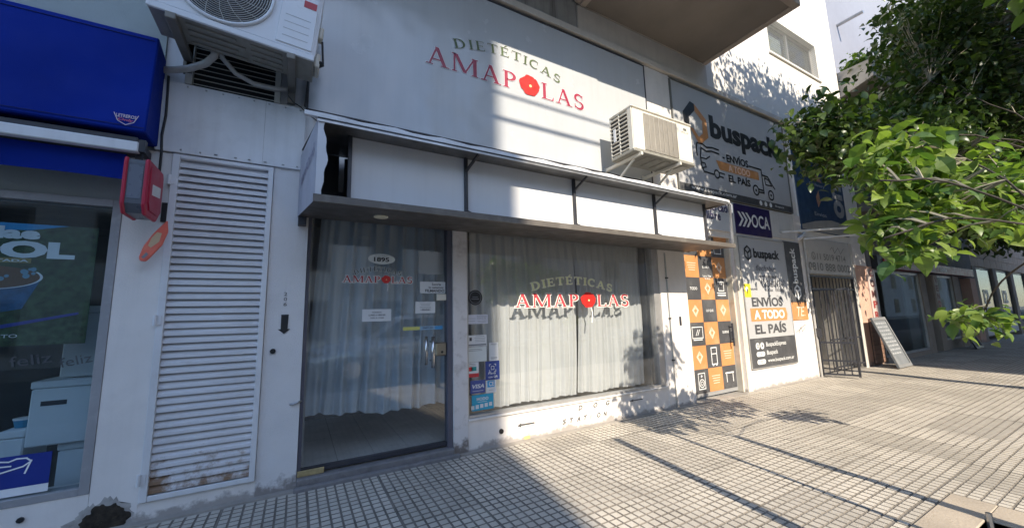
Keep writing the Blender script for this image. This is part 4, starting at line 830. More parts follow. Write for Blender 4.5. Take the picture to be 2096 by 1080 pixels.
S = thing('sign_board', 'grey and charcoal buspack wall panel reading ENVÍOS A TODO EL PAÍS', 'sign', (6.9, 0, 0.33))
box('panel', GREY, S, 6.215, 7.605, -0.018, 0.0, 0.793, 2.435); box('footer', DGR, S, 6.215, 7.605, -0.018, 0.0, 0.335, 0.791)
MB().box(6.195, 6.215, -0.024, 0.0, 0.33, 2.45).box(7.605, 7.62, -0.024, 0.0, 0.33, 2.45).box(6.215, 7.605, -0.024, 0.0, 2.435, 2.45).box(6.215, 7.605, -0.024, 0.0, 0.318, 0.335).build('frame', ALU, S)
cube_logo(Flat(), 6.435, 2.18, 0.115, 0.030).build('logo', BLACK, S, -0.022)
text('buspack', BLACK, S, 6.60, 7.42, 2.06, 2.27, -0.022, bold=0.04)
text('flechabus', INK, S, 6.62, 7.25, 1.895, 1.985, -0.022, bold=0.0, shear=0.3); text('loveloxpack', INK, S, 6.68, 7.25, 1.765, 1.83, -0.022, bold=0.01)
text('Autovel', INK, S, 6.36, 6.60, 1.565, 1.61, -0.022); text('FLECHA', INK, S, 6.85, 7.08, 1.545, 1.59, -0.022); text('PUNTA SUR', INK, S, 7.16, 7.42, 1.545, 1.60, -0.022)
F = Flat(); rr = random.Random(4); pts = []
for i in range(60):
    u = i/59; pts.append((6.72+0.76*u+0.03*math.sin(i*1.3), 1.68+0.055*math.sin(i*0.9)+0.02*math.sin(i*2.3)))
F.line(pts, 0.010).build('graffiti', INK, S, -0.0225)
text('ENVÍOS', DGR, S, 6.40, 7.34, 1.295, 1.485, -0.022, bold=0.03)
Flat().poly([(6.33, 1.272), (7.42, 1.272), (7.46, 1.16), (7.42, 1.06), (6.33, 1.06)]).build('orange_band', ORG, S, -0.0205)
text('A TODO', WH, S, 6.42, 7.36, 1.09, 1.24, -0.023, bold=0.04); text('EL PAÍS', DGR, S, 6.41, 7.36, 0.855, 1.045, -0.022, bold=0.03)
F = Flat().disc(6.42, 0.67, 0.055, 16).disc(6.55, 0.67, 0.055, 16).rect(6.40, 6.57, 0.505, 0.58).disc(6.40, 0.5425, 0.038, 12).disc(6.57, 0.5425, 0.038, 12).rect(6.40, 6.57, 0.385, 0.46).disc(6.40, 0.4225, 0.038, 12).disc(6.57, 0.4225, 0.038, 12)
F.build('social_icons', WH, S, -0.022)
Flat().rrect(6.40, 6.44, 0.65, 0.69, 0.008).rect(6.535, 6.565, 0.655, 0.685).rect(6.48, 6.492, 0.52, 0.565).rrect(6.465, 6.505, 0.405, 0.44, 0.006).build('social_glyphs', DGR, S, -0.026)
text('BuspackExpress', WH, S, 6.67, 7.29, 0.63, 0.72, -0.022, bold=0.01); text('Buspack', WH, S, 6.67, 7.0, 0.50, 0.59, -0.022, bold=0.01); text('www.buspack.com.ar', WH, S, 6.67, 7.50, 0.385, 0.46, -0.022, bold=0.01)
BUSP = S
box('yellow_sticker', flat((0.72, 0.62, 0.04), 0.5, 'yellow_sticker_film'), S, 6.222, 6.405, -0.0215, -0.0182, 1.45, 1.665)
Flat().disc(6.29, 1.58, 0.04, 12).build('sticker_print', WH, S, -0.023)

S = thing('sign_board', 'tall charcoal panel with sideways white buspack lettering and orange foot', 'sign', (7.9, 0, 1.04))
box('panel', DGR, S, 7.625, 8.20, -0.016, 0.0, 1.362, 2.47); box('orange_foot', ORG, S, 7.625, 8.20, -0.016, 0.0, 1.045, 1.36)
text('buspack', WH, S, 7.80, 8.04, 1.70, 2.36, -0.020, bold=0.03, rot=90)
cube_logo(Flat(), 7.92, 1.545, 0.125, 0.035).build('logo', WH, S, -0.020)
text('TE.', flat((0.78, 0.66, 0.50), 0.6, 'pale_tag_ink'), S, 7.80, 8.08, 1.11, 1.28, -0.020, shear=0.3, name='graffiti')
F = Flat(); F.line([(7.72, 0.83), (7.86, 0.88), (7.98, 0.93), (8.10, 0.96)], 0.010).line([(7.80, 0.80), (7.90, 0.92), (7.94, 0.84), (8.04, 0.90)], 0.008)
F.build('graffiti', INK, S, -0.004)

S = thing('banner', 'dark blue banner with faded pictures right of the big buspack sign', 'banner', (9.4, 0, 2.7))
box('panel', surf('banner_blue', (0.022, 0.055, 0.12), 0.45, var=0.15, vscale=1.5), S, 8.40, 10.48, -0.02, 0.0, 2.76, 4.62)
Flat().poly([(8.42, 2.77), (8.42, 2.86), (9.0, 2.98), (9.7, 3.06), (10.46, 3.02), (10.46, 2.77)]).build('pale_wave', surf('banner_grey', (0.34, 0.33, 0.31), 0.5), S, -0.0225)
Flat().poly([(9.0, 3.86), (9.15, 3.98), (9.35, 3.98), (9.5, 3.84)]).poly([(9.15, 3.5), (9.3, 3.66), (9.32, 3.4), (9.2, 3.28)]).build('pictures', flat((0.42, 0.22, 0.14), 0.5, 'banner_orange'), S, -0.023)
text('Delivery', flat((0.40, 0.42, 0.45), 0.5, 'banner_ink'), S, 8.95, 9.60, 3.72, 3.80, -0.023); text('Envíos', MAT['banner_ink'], S, 9.0, 9.5, 3.10, 3.18, -0.023); text('om', flat((0.30, 0.31, 0.32), 0.5, 'banner_grey_ink'), S, 9.9, 10.40, 3.15, 4.10, -0.024, bold=0.04, rot=90)

S = thing('sign_board', 'weathered white phone-number sign above the barred gate', 'sign', (9.4, 0, 1.9))
box('panel', surf('weathered_white_sign', (0.52, 0.50, 0.47), 0.6, var=0.05, grime=0.2, gcol=(0.36, 0.34, 0.32), gscale=2), S, 8.42, 10.34, -0.018, 0.0, 1.91, 2.60)
PINK_ = flat((0.22, 0.215, 0.20), 0.6, 'faded_black')
text('11 5019 4714', PINK_, S, 8.85, 10.10, 2.19, 2.32, -0.022, bold=0.01); text('0810 888 0002', PINK_, S, 8.46, 10.25, 1.97, 2.13, -0.022, bold=0.02)
Flat().ring(8.70, 2.255, 0.07, 0.018).line([(8.68, 2.28), (8.70, 2.23), (8.74, 2.22)], 0.02).build('phone_icon', PINK_, S, -0.022)
F = Flat(); F.line([(9.45+0.09*i, 2.42+0.07*math.sin(i*2.1)) for i in range(8)], 0.014).line([(9.6, 2.5), (9.62, 2.36)], 0.012); F.build('graffiti', PINK_, S, -0.022)
# bare steel arms of a removed awning
A = thing('bare_awning', 'two bare white steel awning arms sticking out above the phone-number sign', 'awning frame', (8.2, 0, 2.65))
MB().bar((7.55, -0.04, 2.62), (8.62, -0.85, 2.64), 0.03, 0.03).build('arm', METALW, A); MB().bar((8.36, -0.04, 2.56), (9.35, -0.75, 2.60), 0.03, 0.03).build('arm', METALW, A); MB().bar((8.2, -0.03, 2.55), (8.45, -0.03, 2.68), 0.05, 0.05).build('mount', METALW, A)

# ------------------------------------------------------------------ barred gate and open leaf
G = thing('iron_gate', 'black barred iron gate with one leaf swung open to the street', 'gate', (9.3, 0.0, 0.0))
MB().box(8.40, 10.34, -0.03, 0.0, 1.84, 1.88).box(8.40, 10.34, -0.03, 0.0, 1.60, 1.63).box(8.40, 8.44, -0.03, 0.0, 0.02, 1.88).box(10.30, 10.34, -0.03, 0.0, 0.02, 1.88).box(8.95, 10.30, -0.03, 0.0, 0.62, 0.645).box(8.95, 10.30, -0.03, 0.0, 0.10, 0.125).build('frame', DARKM, G)
bm_ = MB().tube([(0, 0, 0), (0, 0, 1.82)], 0.010, 6).mesh('bar', DARKM)
for i in range(13): piece('bar', bm_, G, (8.50+i*0.145, -0.015, 0.04) if i > 2 else (8.50+i*0.145, -0.015, 1.63), scl=(1, 1, 1) if i > 2 else (1, 1, 0.12))
leafb = MB(); ang = math.radians(-70)
def lp(d): return (8.44+d*math.cos(ang), -0.03+d*math.sin(ang))
for d, zz in ((0.0, 1.6), (0.50, 1.6)):
    x, y = lp(d); leafb.bar((x, y, 0.03), (x, y, zz), 0.03, 0.03)
for z in (0.06, 0.30, 0.62, 1.58): a, b = lp(0), lp(0.5); leafb.bar((a[0], a[1], z), (b[0], b[1], z), 0.025, 0.03)
leafb.build('open_leaf', DARKM, G)
for d in (0.1, 0.2, 0.3, 0.4): x, y = lp(d); piece('bar', bm_, G, (x, y, 0.05), scl=(1, 1, 0.84))
MB().box(8.36, 8.40, -0.10, -0.02, 0.72, 0.88).build('lock_box', DARKM, G)

# ------------------------------------------------------------------ blue shop on the left
L_ = thing('corner_shop', 'grey-green walled shop with a dark display window at the left edge', 'building', (-2, 0, 0))
MB().box(-6.0, -0.948, 0.01, 3.0, 2.49, 8.0).box(-6.0, -1.077, 0.012, 0.3, 2.10, 2.49).build('wall', GREYG, L_)
MB().box(-6.0, -1.077, 0.0, 0.3, -0.2, 0.225).build('sill_wall', WHITE, L_)
wf = MB().box(-1.125, -1.077, -0.004, 0.10, 0.226, 2.10).box(-6.0, -1.125, -0.004, 0.10, 0.226, 0.268).box(-6.0, -1.125, -0.004, 0.10, 2.05, 2.10).build('display_window', surf('scuffed_grey_frame', (0.30, 0.30, 0.31), 0.5, var=0.1, grime=0.5, gcol=(0.5, 0.48, 0.5), gscale=9), L_, bev=0.002)
box('pane', glass_mat('dark_shop_glass', tint=(0.84, 0.90, 0.92), refl=0.55, film=0.008), wf, -6.0, -1.125, 0.03, 0.036, 0.268, 2.05)
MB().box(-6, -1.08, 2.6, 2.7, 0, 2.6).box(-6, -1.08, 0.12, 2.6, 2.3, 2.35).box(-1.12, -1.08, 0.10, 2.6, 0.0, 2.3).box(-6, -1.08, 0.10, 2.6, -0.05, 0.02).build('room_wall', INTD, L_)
MB().tube([(-1.35, -0.002, 0.15), (-1.35, -0.012, 0.15)], 0.016, 8).build('wall_bolt', BLACK, L_)
# blue fabric sign box, awning roll and valance
BLUE = surf('blue_sign_fabric', (0.001, 0.020, 0.24), 0.75, var=0.10, vscale=2.0, grime=0.15, gcol=(0.001, 0.012, 0.14), gscale=1.0, spec=0.15, warp=0.06, wscale=1.6, bump=0.4, bscale=300)
S = thing('sign_box', 'deep blue fabric sign box over the left shop', 'sign', (-2.2, -0.15, 2.46))
MB().hexa([(-6, -0.31, 2.490), (-0.918, -0.31, 2.490), (-0.93, 0.0, 2.51), (-6, 0.0, 2.51)], [(-6, -0.29, 3.185), (-0.905, -0.29, 3.185), (-0.935, 0.0, 3.19), (-6, 0.0, 3.19)]).build('box', BLUE, S, bev=0.008)
MB().box(-6, -0.925, -0.3165, -0.3125, 2.515, 2.518).box(-6, -0.925, -0.2955, -0.2915, 3.15, 3.153).build('seam', surf('blue_seam', (0.002, 0.012, 0.12), 0.8), S)
text('LETREROS', flat((0.60, 0.50, 0.52), 0.5, 'badge_ink'), S, -1.06, -0.965, 2.565, 2.588, -0.316, bold=0.02); text('Only', flat((0.50, 0.10, 0.18), 0.5, 'badge_red_ink'), S, -1.05, -0.975, 2.538, 2.560, -0.317, bold=0.03, shear=0.2)
Flat().line([(-1.07, 2.59), (-1.05, 2.54), (-1.012, 2.518), (-0.975, 2.54), (-0.955, 2.59)], 0.004).build('badge_outline', MAT['badge_ink'], S, -0.318)
S = thing('awning', 'rolled awning with white front bar and hanging blue valance', 'awning', (-2.2, -0.25, 2.2))
MB().box(-6, -0.935, -0.335, -0.285, 2.345, 2.412).build('front_bar', METALW, S, bev=0.006); box('bar_end', DARKM, S, -0.935, -0.905, -0.33, -0.29, 2.35, 2.43)
v = MB(); n = 40
for i in range(n):
    xa, xb = -3.0+i*(1.99/n), -3.0+(i+1)*(1.99/n); ya, yb_ = [-0.23+0.012*math.sin(x*7) for x in (xa, xb)]; za, zb = [2.182+0.012*math.sin(x*3) for x in (xa, xb)]
    v.poly([(xa, -0.25, 2.345), (xb, -0.25, 2.345), (xb, yb_, zb), (xa, ya, za)])
v.build('valance', BLUE, S, smooth=True); box('housing', DARKM, S, -6, -0.96, -0.28, -0.005, 2.413, 2.46)
# projecting lamp box
S = thing('projecting_sign', 'small projecting sign box with red rims and dark sides', 'sign', (-0.93, -0.25, 1.93))
o = [(-0.36, 2.285), (-0.10, 2.285), (-0.08, 2.25), (-0.08, 2.02), (-0.15, 1.945), (-0.33, 1.945), (-0.365, 2.0), (-0.365, 2.26)]   # (y, z)
def yz(outl, xa, xb):
    m = MB(); n = len(outl); m.v = [(xa, y, z) for y, z in outl]+[(xb, y, z) for y, z in outl]
    m.f = [tuple(range(n)), tuple(range(2*n-1, n-1, -1))]+[(i, n+i, n+(i+1) % n, (i+1) % n) for i in range(n)]; return m
grow = lambda k: [(-0.22+(y+0.22)*k, 2.115+(z-2.115)*k) for y, z in o]
yz(o, -0.962, -0.884).build('core', surf('lamp_core_grey', (0.09, 0.10, 0.12), 0.35), S)
RED = surf('red_plastic_rim', (0.42, 0.018, 0.05), 0.4, var=0.1)
yz(grow(1.06), -0.884, -0.862).build('rim', RED, S, bev=0.006); yz(grow(1.06), -0.982, -0.962).build('rim', RED, S, bev=0.006)
yz(grow(0.82), -0.862, -0.856).build('face', RED, S); yz([(-0.30, 2.15), (-0.15, 2.17), (-0.15, 2.10), (-0.30, 2.08)], -0.856, -0.853).build('face_print', LWH, S)
box('side_pane', surf('pale_blue_side', (0.13, 0.145, 0.18), 0.25), S, -0.956, -0.890, -0.368, -0.366, 2.03, 2.25)
MB().tube([(-0.95, -0.25, 2.29), (-0.95, -0.25, 2.36)], 0.02, 8).tube([(-0.93, -0.08, 2.1), (-0.90, -0.002, 2.1)], 0.012, 6).build('mount', DARKM, S)
box('back_plate', BLACK, S, -0.875, -0.835, -0.012, -0.001, 1.97, 2.11)
R_ = thing('reflector_strip', 'orange curved plastic strip hanging under the red-rimmed sign box', 'plastic strip', (-0.87, -0.1, 1.67))
MB().prism([(-0.815, 1.965), (-0.806, 1.885), (-0.83, 1.79), (-0.885, 1.70), (-0.905, 1.672), (-0.935, 1.675), (-0.942, 1.70), (-0.925, 1.775), (-0.885, 1.86), (-0.84, 1.93)], -0.105, -0.085).build('body', surf('orange_plastic', (0.80, 0.15, 0.10), 0.4, var=0.08, vscale=10, grime=0.3, gcol=(0.75, 0.45, 0.25), gscale=12), R_, bev=0.006)
Flat().poly([(-0.835, 1.87), (-0.845, 1.81), (-0.885, 1.765), (-0.90, 1.78), (-0.885, 1.835), (-0.86, 1.875)]).build('worn_patch', flat((0.62, 0.42, 0.25), 0.6, 'worn_orange'), R_, -0.107)
Flat().poly([(-0.905, 1.735), (-0.893, 1.72), (-0.915, 1.69), (-0.927, 1.70)]).build('dark_mark', GINK, R_, -0.107)
# poster, sticker and foam boxes in the left window
S = thing('poster', 'dark ice-cream poster with COOL lettering behind the left shop window', 'poster', (-1.7, 0.05, 1.14))
box('sheet', surf('poster_green', (0.035, 0.07, 0.03), 0.4, var=0.7, vscale=26, grime=0.5, gcol=(0.05, 0.09, 0.03), gscale=30), S, -2.4, -1.195, 0.05, 0.053, 1.145, 1.905)
Flat().poly([(-2.4, 1.905), (-1.33, 1.905), (-1.50, 1.865), (-1.8, 1.85), (-2.4, 1.86)]).build('sky_print', flat((0.03, 0.30, 0.62), 0.4, 'poster_sky'), S, 0.047)
PWH = flat((0.78, 0.80, 0.82), 0.4, 'poster_white')
text('Sundae', PWH, S, -1.93, -1.455, 1.805, 1.885, 0.045, bold=0.05); text('COOL', PWH, S, -1.98, -1.29, 1.685, 1.795, 0.044, bold=0.06)
box('yellow_strip', flat((0.35, 0.27, 0.10), 0.4, 'poster_tan'), S, -1.95, -1.48, 0.047, 0.0495, 1.655, 1.685); text('EDICIÓN LIMITADA', PWH, S, -1.93, -1.49, 1.660, 1.681, 0.045, bold=0.03)
Flat().disc(-1.66, 1.565, 0.235, 30, 0.07).build('cup_contents', flat((0.14, 0.065, 0.03), 0.6, 'cocoa'), S, 0.0465)
Flat().poly([(-1.90, 1.56), (-1.42, 1.57), (-1.49, 1.37), (-1.62, 1.34), (-1.84, 1.34)]).build('cup', surf('cup_blue', (0.015, 0.10, 0.22), 0.4, var=0.5, vscale=14), S, 0.0478)
Flat().ring(-1.66, 1.565, 0.236, 0.012, 30, 180, 385).xf(lambda x, z: (x, 1.565+(z-1.565)*0.32)).build('cup_rim', PWH, S, 0.0445)
F = Flat(); rr = random.Random(2)
for i in range(22): F.disc(-1.66+rr.uniform(-.2, .2), 1.57+rr.uniform(-.045, .05), rr.uniform(.008, .018), 8)
F.build('sweets', flat((0.16, 0.32, 0.42), 0.4, 'sweets_blue'), S, 0.0440)
Flat().poly([(-1.9, 1.20), (-1.24, 1.345), (-1.24, 1.33), (-1.9, 1.17)]).poly([(-1.9, 1.16), (-1.5, 1.22), (-1.9, 1.15)]).build('blue_swoosh', flat((0.03, 0.05, 0.30), 0.4, 'swoosh'), S, 0.0455); text('PRODUCTO', PWH, S, -1.75, -1.49, 1.195, 1.215, 0.044)
S = thing('sticker', 'blue square sticker with a white looping line at the foot of the left window', 'sticker', (-1.5, 0.027, 0.28))
MB().box(-1.75, -1.268, 0.026, 0.028, 0.325, 0.505).build('sheet', flat((0.01, 0.03, 0.24), 0.4, 'sticker_blue'), S); MB().box(-1.75, -1.268, 0.026, 0.028, 0.279, 0.324).build('foot', PWH, S)
Flat().line([(-1.60, 0.43), (-1.56, 0.405), (-1.50, 0.41), (-1.44, 0.425), (-1.38, 0.44), (-1.35, 0.465), (-1.37, 0.485), (-1.41, 0.487), (-1.44, 0.475), (-1.48, 0.482), (-1.53, 0.475), (-1.56, 0.455), (-1.52, 0.44), (-1.47, 0.452), (-1.43, 0.45)], 0.008).line([(-1.35, 0.47), (-1.37, 0.40)], 0.008).build('line_drawing', PWH, S, 0.0235)
FOAM = surf('white_foam', (0.74, 0.76, 0.78), 0.8, var=0.06, grime=0.2, gcol=(0.35, 0.36, 0.38))
for lab, x0, x1, y0, y1, z0, z1 in (('tall pale box behind the left window, largest of the stack', -1.36, -1.13, 0.35, 0.75, 0.02, 0.48), ('white foam box with a dark label on top of the pale box', -1.50, -1.13, 0.30, 0.70, 0.485, 0.90), ('grey foam box topmost of the stack in the left window', -1.42, -1.13, 0.40, 0.75, 0.905, 1.40), ('small white foam box under the blue cup in the left window', -1.62, -1.51, 0.32, 0.62, 0.02, 0.60)):
    t = thing('foam_box', lab, 'box', ((x0+x1)/2, y0, z0), 'foam boxes in the left window'); box('body', FOAM, t, x0, x1, y0, y1, z0, z1-0.05, bev=0.008); box('lid', FOAM, t, x0-0.004, x1+0.004, y0-0.006, y1+0.004, z1-0.047, z1, bev=0.006)
    if 'dark label' in lab: box('label', INK, t, x0+0.05, x0+0.17, y0-0.002, y0, z1-0.16, z1-0.13)
t = thing('paper_cup', 'small blue and white paper cup on the small foam box', 'cup', (-1.565, 0.42, 0.602)); MB().tube([(-1.565, 0.42, 0.602), (-1.565, 0.42, 0.65)], [0.032, 0.042], 16).build('cup_body', flat((0.05, 0.25, 0.42), 0.4, 'cup_print'), t); MB().tube([(-1.565, 0.42, 0.651), (-1.565, 0.42, 0.662)], 0.045, 16).build('lid', PWH, t)
t = text('feliz', flat((0.06, 0.07, 0.08), 0.6, 'script_shadow'), wf, -1.29, -1.14, 1.00, 1.07, 0.026, rot=12); t = text('feliz', MAT['script_shadow'], wf, -1.50, -1.32, 1.02, 1.09, 0.026, rot=8)  # shadow of the shop's script, painted as dark letters on the pane

# ------------------------------------------------------------------ pink shop building further along
PINKP = surf('salmon_paint', (0.58, 0.36, 0.27), 0.8, var=0.07, grime=0.25, gcol=(0.40, 0.27, 0.21), gscale=2, bump=0.3, low=(0.2, 0.7, (0.25, 0.2, 0.17)))
BEIGE = surf('beige_pilaster', (0.32, 0.265, 0.215), 0.8, var=0.08, grime=0.3, gcol=(0.28, 0.23, 0.19))
P = thing('pink_shop_building', 'salmon-painted shop building with display windows and upper balconies', 'building', (14, 0, 0))
MB().box(10.502, 11.46, 0.0, 3.0, -0.2, 2.158).build('wall', PINKP, P)
w = MB().box(11.46, 20.0, 0.02, 3.0, 2.10, 3.3).box(11.202, 20.0, 0.03, 3.0, 3.3, 6.96); w.build('wall', surf('grey_upper_render', (0.20, 0.19, 0.18), 0.8, var=0.12, grime=0.4, gcol=(0.13, 0.12, 0.11)), P)
MB().box(14.55, 14.95, -0.01, 3.0, -0.2, 2.098).build('pilaster', BEIGE, P); MB().box(17.45, 18.05, -0.01, 3.0, -0.2, 2.098).build('pilaster', BEIGE, P); MB().box(19.35, 20.0, -0.01, 3.0, -0.2, 2.098).build('pilaster', PINKP, P)
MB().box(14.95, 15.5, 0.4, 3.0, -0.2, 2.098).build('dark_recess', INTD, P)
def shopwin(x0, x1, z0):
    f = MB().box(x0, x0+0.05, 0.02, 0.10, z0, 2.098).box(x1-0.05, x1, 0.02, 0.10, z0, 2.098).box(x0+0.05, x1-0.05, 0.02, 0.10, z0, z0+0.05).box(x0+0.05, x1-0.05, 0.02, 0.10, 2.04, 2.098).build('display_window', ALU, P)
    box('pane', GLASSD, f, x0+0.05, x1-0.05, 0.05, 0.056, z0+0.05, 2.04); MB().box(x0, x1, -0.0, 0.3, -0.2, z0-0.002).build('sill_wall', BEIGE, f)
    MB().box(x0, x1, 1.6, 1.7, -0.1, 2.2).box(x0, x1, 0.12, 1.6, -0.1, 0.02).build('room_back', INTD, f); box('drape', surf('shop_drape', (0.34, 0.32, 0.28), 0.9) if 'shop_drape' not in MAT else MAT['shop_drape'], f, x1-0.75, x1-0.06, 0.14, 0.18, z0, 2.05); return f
shopwin(11.62, 14.55, 0.10); shopwin(15.95, 17.45, 0.25)
MB().box(15.5, 15.95, -0.01, 0.3, -0.2, 2.098).build('pilaster', BEIGE, P)
DG = surf('grey_green_door', (0.14, 0.15, 0.135), 0.6, var=0.1)
dr = MB().box(18.05, 19.35, 0.22, 0.27, 0.02, 2.098).build('door', DG, P)
for x0 in (18.15, 18.75):
    for z0 in (0.2, 1.1): box('door_panel', DG, dr, x0, x0+0.48, 0.205, 0.219, z0, z0+0.75, bev=0.01)
# brown plank shutter under the letters
sh = box('shutter_frame', surf('dark_wood', (0.10, 0.06, 0.045), 0.7), P, 10.83, 11.40, -0.012, 0.0, 0.03, 0.99)
pl_ = MB().box(0, 0.53, -0.018, 0, 0, 0.085).mesh('plank', surf('brown_plank', (0.30, 0.175, 0.12), 0.7, var=0.2, rand=0.15))
for i in range(10): piece('plank', pl_, sh, (10.85, -0.0125, 0.045+i*0.094))
REDL = flat((0.36, 0.035, 0.03), 0.5, 'letter_red'); MAR = flat((0.14, 0.035, 0.03), 0.5, 'letter_maroon')
t = thing('letter_board', 'vertical white board spelling COMPRO above the brown plank shutter', 'sign', (11.3, -0.02, 1.0)); box('board', surf('board_white', (0.58, 0.47, 0.42), 0.7), t, 11.12, 11.50, -0.02, -0.001, 0.995, 2.10)
for i, c_ in enumerate('COMPRO'): text(c_, MAR if i < 3 else REDL, t, 11.20, 11.42, 1.92-i*0.235, 2.08-i*0.235, -0.026, bold=0.03)
t = thing('letter_board', 'vertical VENDO letter board between the two display windows', 'sign', (15.72, -0.03, 0.9)); box('board', surf('board_beige', (0.42, 0.36, 0.30), 0.7), t, 15.56, 15.90, -0.03, -0.011, 0.9, 2.07)
for i, c_ in enumerate('VENDO'): text(c_, MAR if i < 3 else REDL, t, 15.62, 15.84, 1.85-i*0.22, 2.02-i*0.22, -0.036, bold=0.03)
t = thing('sign_board', 'dark red COMPRA sign over the pink shop window', 'sign', (13, -0.1, 2.12)); box('panel', surf('sign_dark_red', (0.24, 0.02, 0.025), 0.45), t, 11.9, 19.3, -0.12, 0.018, 2.13, 2.36); box('dark_head', BLACK, t, 11.55, 11.88, -0.10, 0.018, 2.12, 2.42)
text('COMPRA', LWH, t, 12.6, 13.4, 2.18, 2.29, -0.124, bold=0.02); text('VENTA', LWH, t, 15.8, 16.5, 2.18, 2.29, -0.124, bold=0.02)
# upper balconies of the pink building
b = MB().box(11.25, 19.0, -0.95, 0.028, 3.42, 3.62).build('balcony', surf('dark_slab', (0.12, 0.11, 0.10), 0.8, var=0.15), P)
rl = MB().box(11.25, 19.0, -0.95, -0.91, 4.50, 4.55); rl.build('rail', DARKM, b)
for i in range(48): x = 11.30+i*0.16; MB().tube([(x, -0.93, 3.62), (x, -0.93, 4.50)], 0.011, 5).build('baluster', DARKM, b)
b = MB().hexa([(11.32, -0.62, 6.52), (11.32, 0.028, 6.30), (19.0, 0.028, 6.30), (19.0, -0.62, 6.52)], [(11.32, -0.62, 6.95), (11.32, 0.028, 6.95), (19.0, 0.028, 6.95), (19.0, -0.62, 6.95)]).build('balcony', CONC, P, bev=0.01)
# chalkboards leaning on the shop front
CB = surf('slate_board', (0.17, 0.18, 0.19), 0.6, var=0.1, grime=0.4, gcol=(0.34, 0.35, 0.36), gscale=6); CBF = surf('board_frame', (0.20, 0.20, 0.20), 0.6)
def board(lab, x0, x1, y0, y1, h, mat, frm):
    t = thing('chalkboard', lab, 'chalkboard', ((x0+x1)/2, y0, 0)); up = Vector((0, y1-y0, h)); n = Vector((0, -h, y1-y0)).normalized()*0.02; xs = Vector((1, 0, 0))
    def P_(x, s): return Vector((x, y0, 0.01))+up*s
    MB().hexa([P_(x0, 0), P_(x1, 0), P_(x1, 1), P_(x0, 1)], [P_(x0, 0)+n, P_(x1, 0)+n, P_(x1, 1)+n, P_(x0, 1)+n]).build('board', mat, t)
    for a, b2 in ((0, 0.06), (0.94, 1)): MB().hexa([P_(x0, a)+n, P_(x1, a)+n, P_(x1, b2)+n, P_(x0, b2)+n], [P_(x0, a)+n*1.8, P_(x1, a)+n*1.8, P_(x1, b2)+n*1.8, P_(x0, b2)+n*1.8]).build('frame_rail', frm, t)
    for a, b2 in ((x0, x0+0.05), (x1-0.05, x1)): MB().hexa([P_(a, .06)+n, P_(b2, .06)+n, P_(b2, .94)+n, P_(a, .94)+n], [P_(a, .06)+n*1.8, P_(b2, .06)+n*1.8, P_(b2, .94)+n*1.8, P_(a, .94)+n*1.8]).build('frame_rail', frm, t)
    r = random.Random(int(x0*10)); mk = MB()
    for i in range(9):
        s0 = 0.86-i*0.075; xa = x0+0.10; 
        while xa < x1-0.14:
            xb = xa+r.uniform(0.04, 0.10); mk.poly([P_(xa, s0)+n*1.1, P_(xb, s0)+n*1.1, P_(xb, s0+0.028)+n*1.1, P_(xa, s0+0.028)+n*1.1]); xa = xb+0.035
    mk.build('chalk_marks', flat((0.40, 0.41, 0.42), 0.8, 'chalk'), t)
board('grey chalkboard leaning on the brown plank shutter in the sun', 10.48, 11.20, -0.46, -0.14, 1.0, CB, CBF)
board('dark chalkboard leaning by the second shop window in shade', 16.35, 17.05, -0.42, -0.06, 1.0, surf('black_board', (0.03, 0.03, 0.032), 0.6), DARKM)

# ------------------------------------------------------------------ far shop, party wall, far houses
Q = thing('far_shop_building', 'cream stone building with black shop windows at the end of the row', 'building', (24, 0, 0))
MB().box(20.01, 40.0, 0.05, 3.0, 2.55, 9.5).build('wall', surf('cream_stone', (0.60, 0.47, 0.36), 0.8, var=0.1), Q)
for i in range(14):
    for j in range(3): box('stone_block', MAT['cream_stone'], Q, 20.05+i*0.9+(0.45 if j % 2 else 0), 20.92+i*0.9+(0.45 if j % 2 else 0), 0.03, 0.049, 2.56+j*0.32, 2.86+j*0.32, bev=0.008)
for i, x0 in enumerate((20.4, 23.2, 26.2, 29.4)):
    f = box('shop_window', BLACK, Q, x0, x0+2.3, 0.08, 0.14, 0.1, 2.54); box('pane', GLASSD, f, x0+0.06, x0+2.24, 0.06, 0.066, 0.4, 2.45)
    if i == 1 or i == 0:
        text('12', WH, f, x0+0.7, x0+1.4, 1.25, 1.75, 0.05, bold=0.04); box('notice', WH, f, x0+0.75, x0+1.35, 0.045, 0.055, 0.95, 1.12); box('low_panel', PANELW, f, x0+0.1, x0+2.2, 0.045, 0.055, 0.15, 0.55)
    MB().box(x0+2.3, x0+2.8, 0.0, 3.0, -0.2, 2.54).build('pilaster', BEIGE, Q)
MB().box(19.95, 20.4, 0.0, 3.0, -0.2, 2.54).build('pilaster', BEIGE, Q)
PW = thing('party_wall_building', 'pale grey blank-walled building rising behind the tree', 'building', (16, 8, 0))
MB().box(13.0, 50, 3.2, 16, 0, 32).build('wall', surf('pale_blue_grey_render', (0.24, 0.245, 0.28), 0.85, var=0.05, vscale=0.5, streak=0.12, gcol=(0.30, 0.31, 0.34)), PW)
MB().tube([(22.44, 3.19, 14.92), (22.44, 2.2, 14.92)], 0.08, 10).tube([(22.0, 3.19, 11.9), (22.0, 2.3, 11.9)], 0.08, 10).build('vent_pipe', GALV, PW)

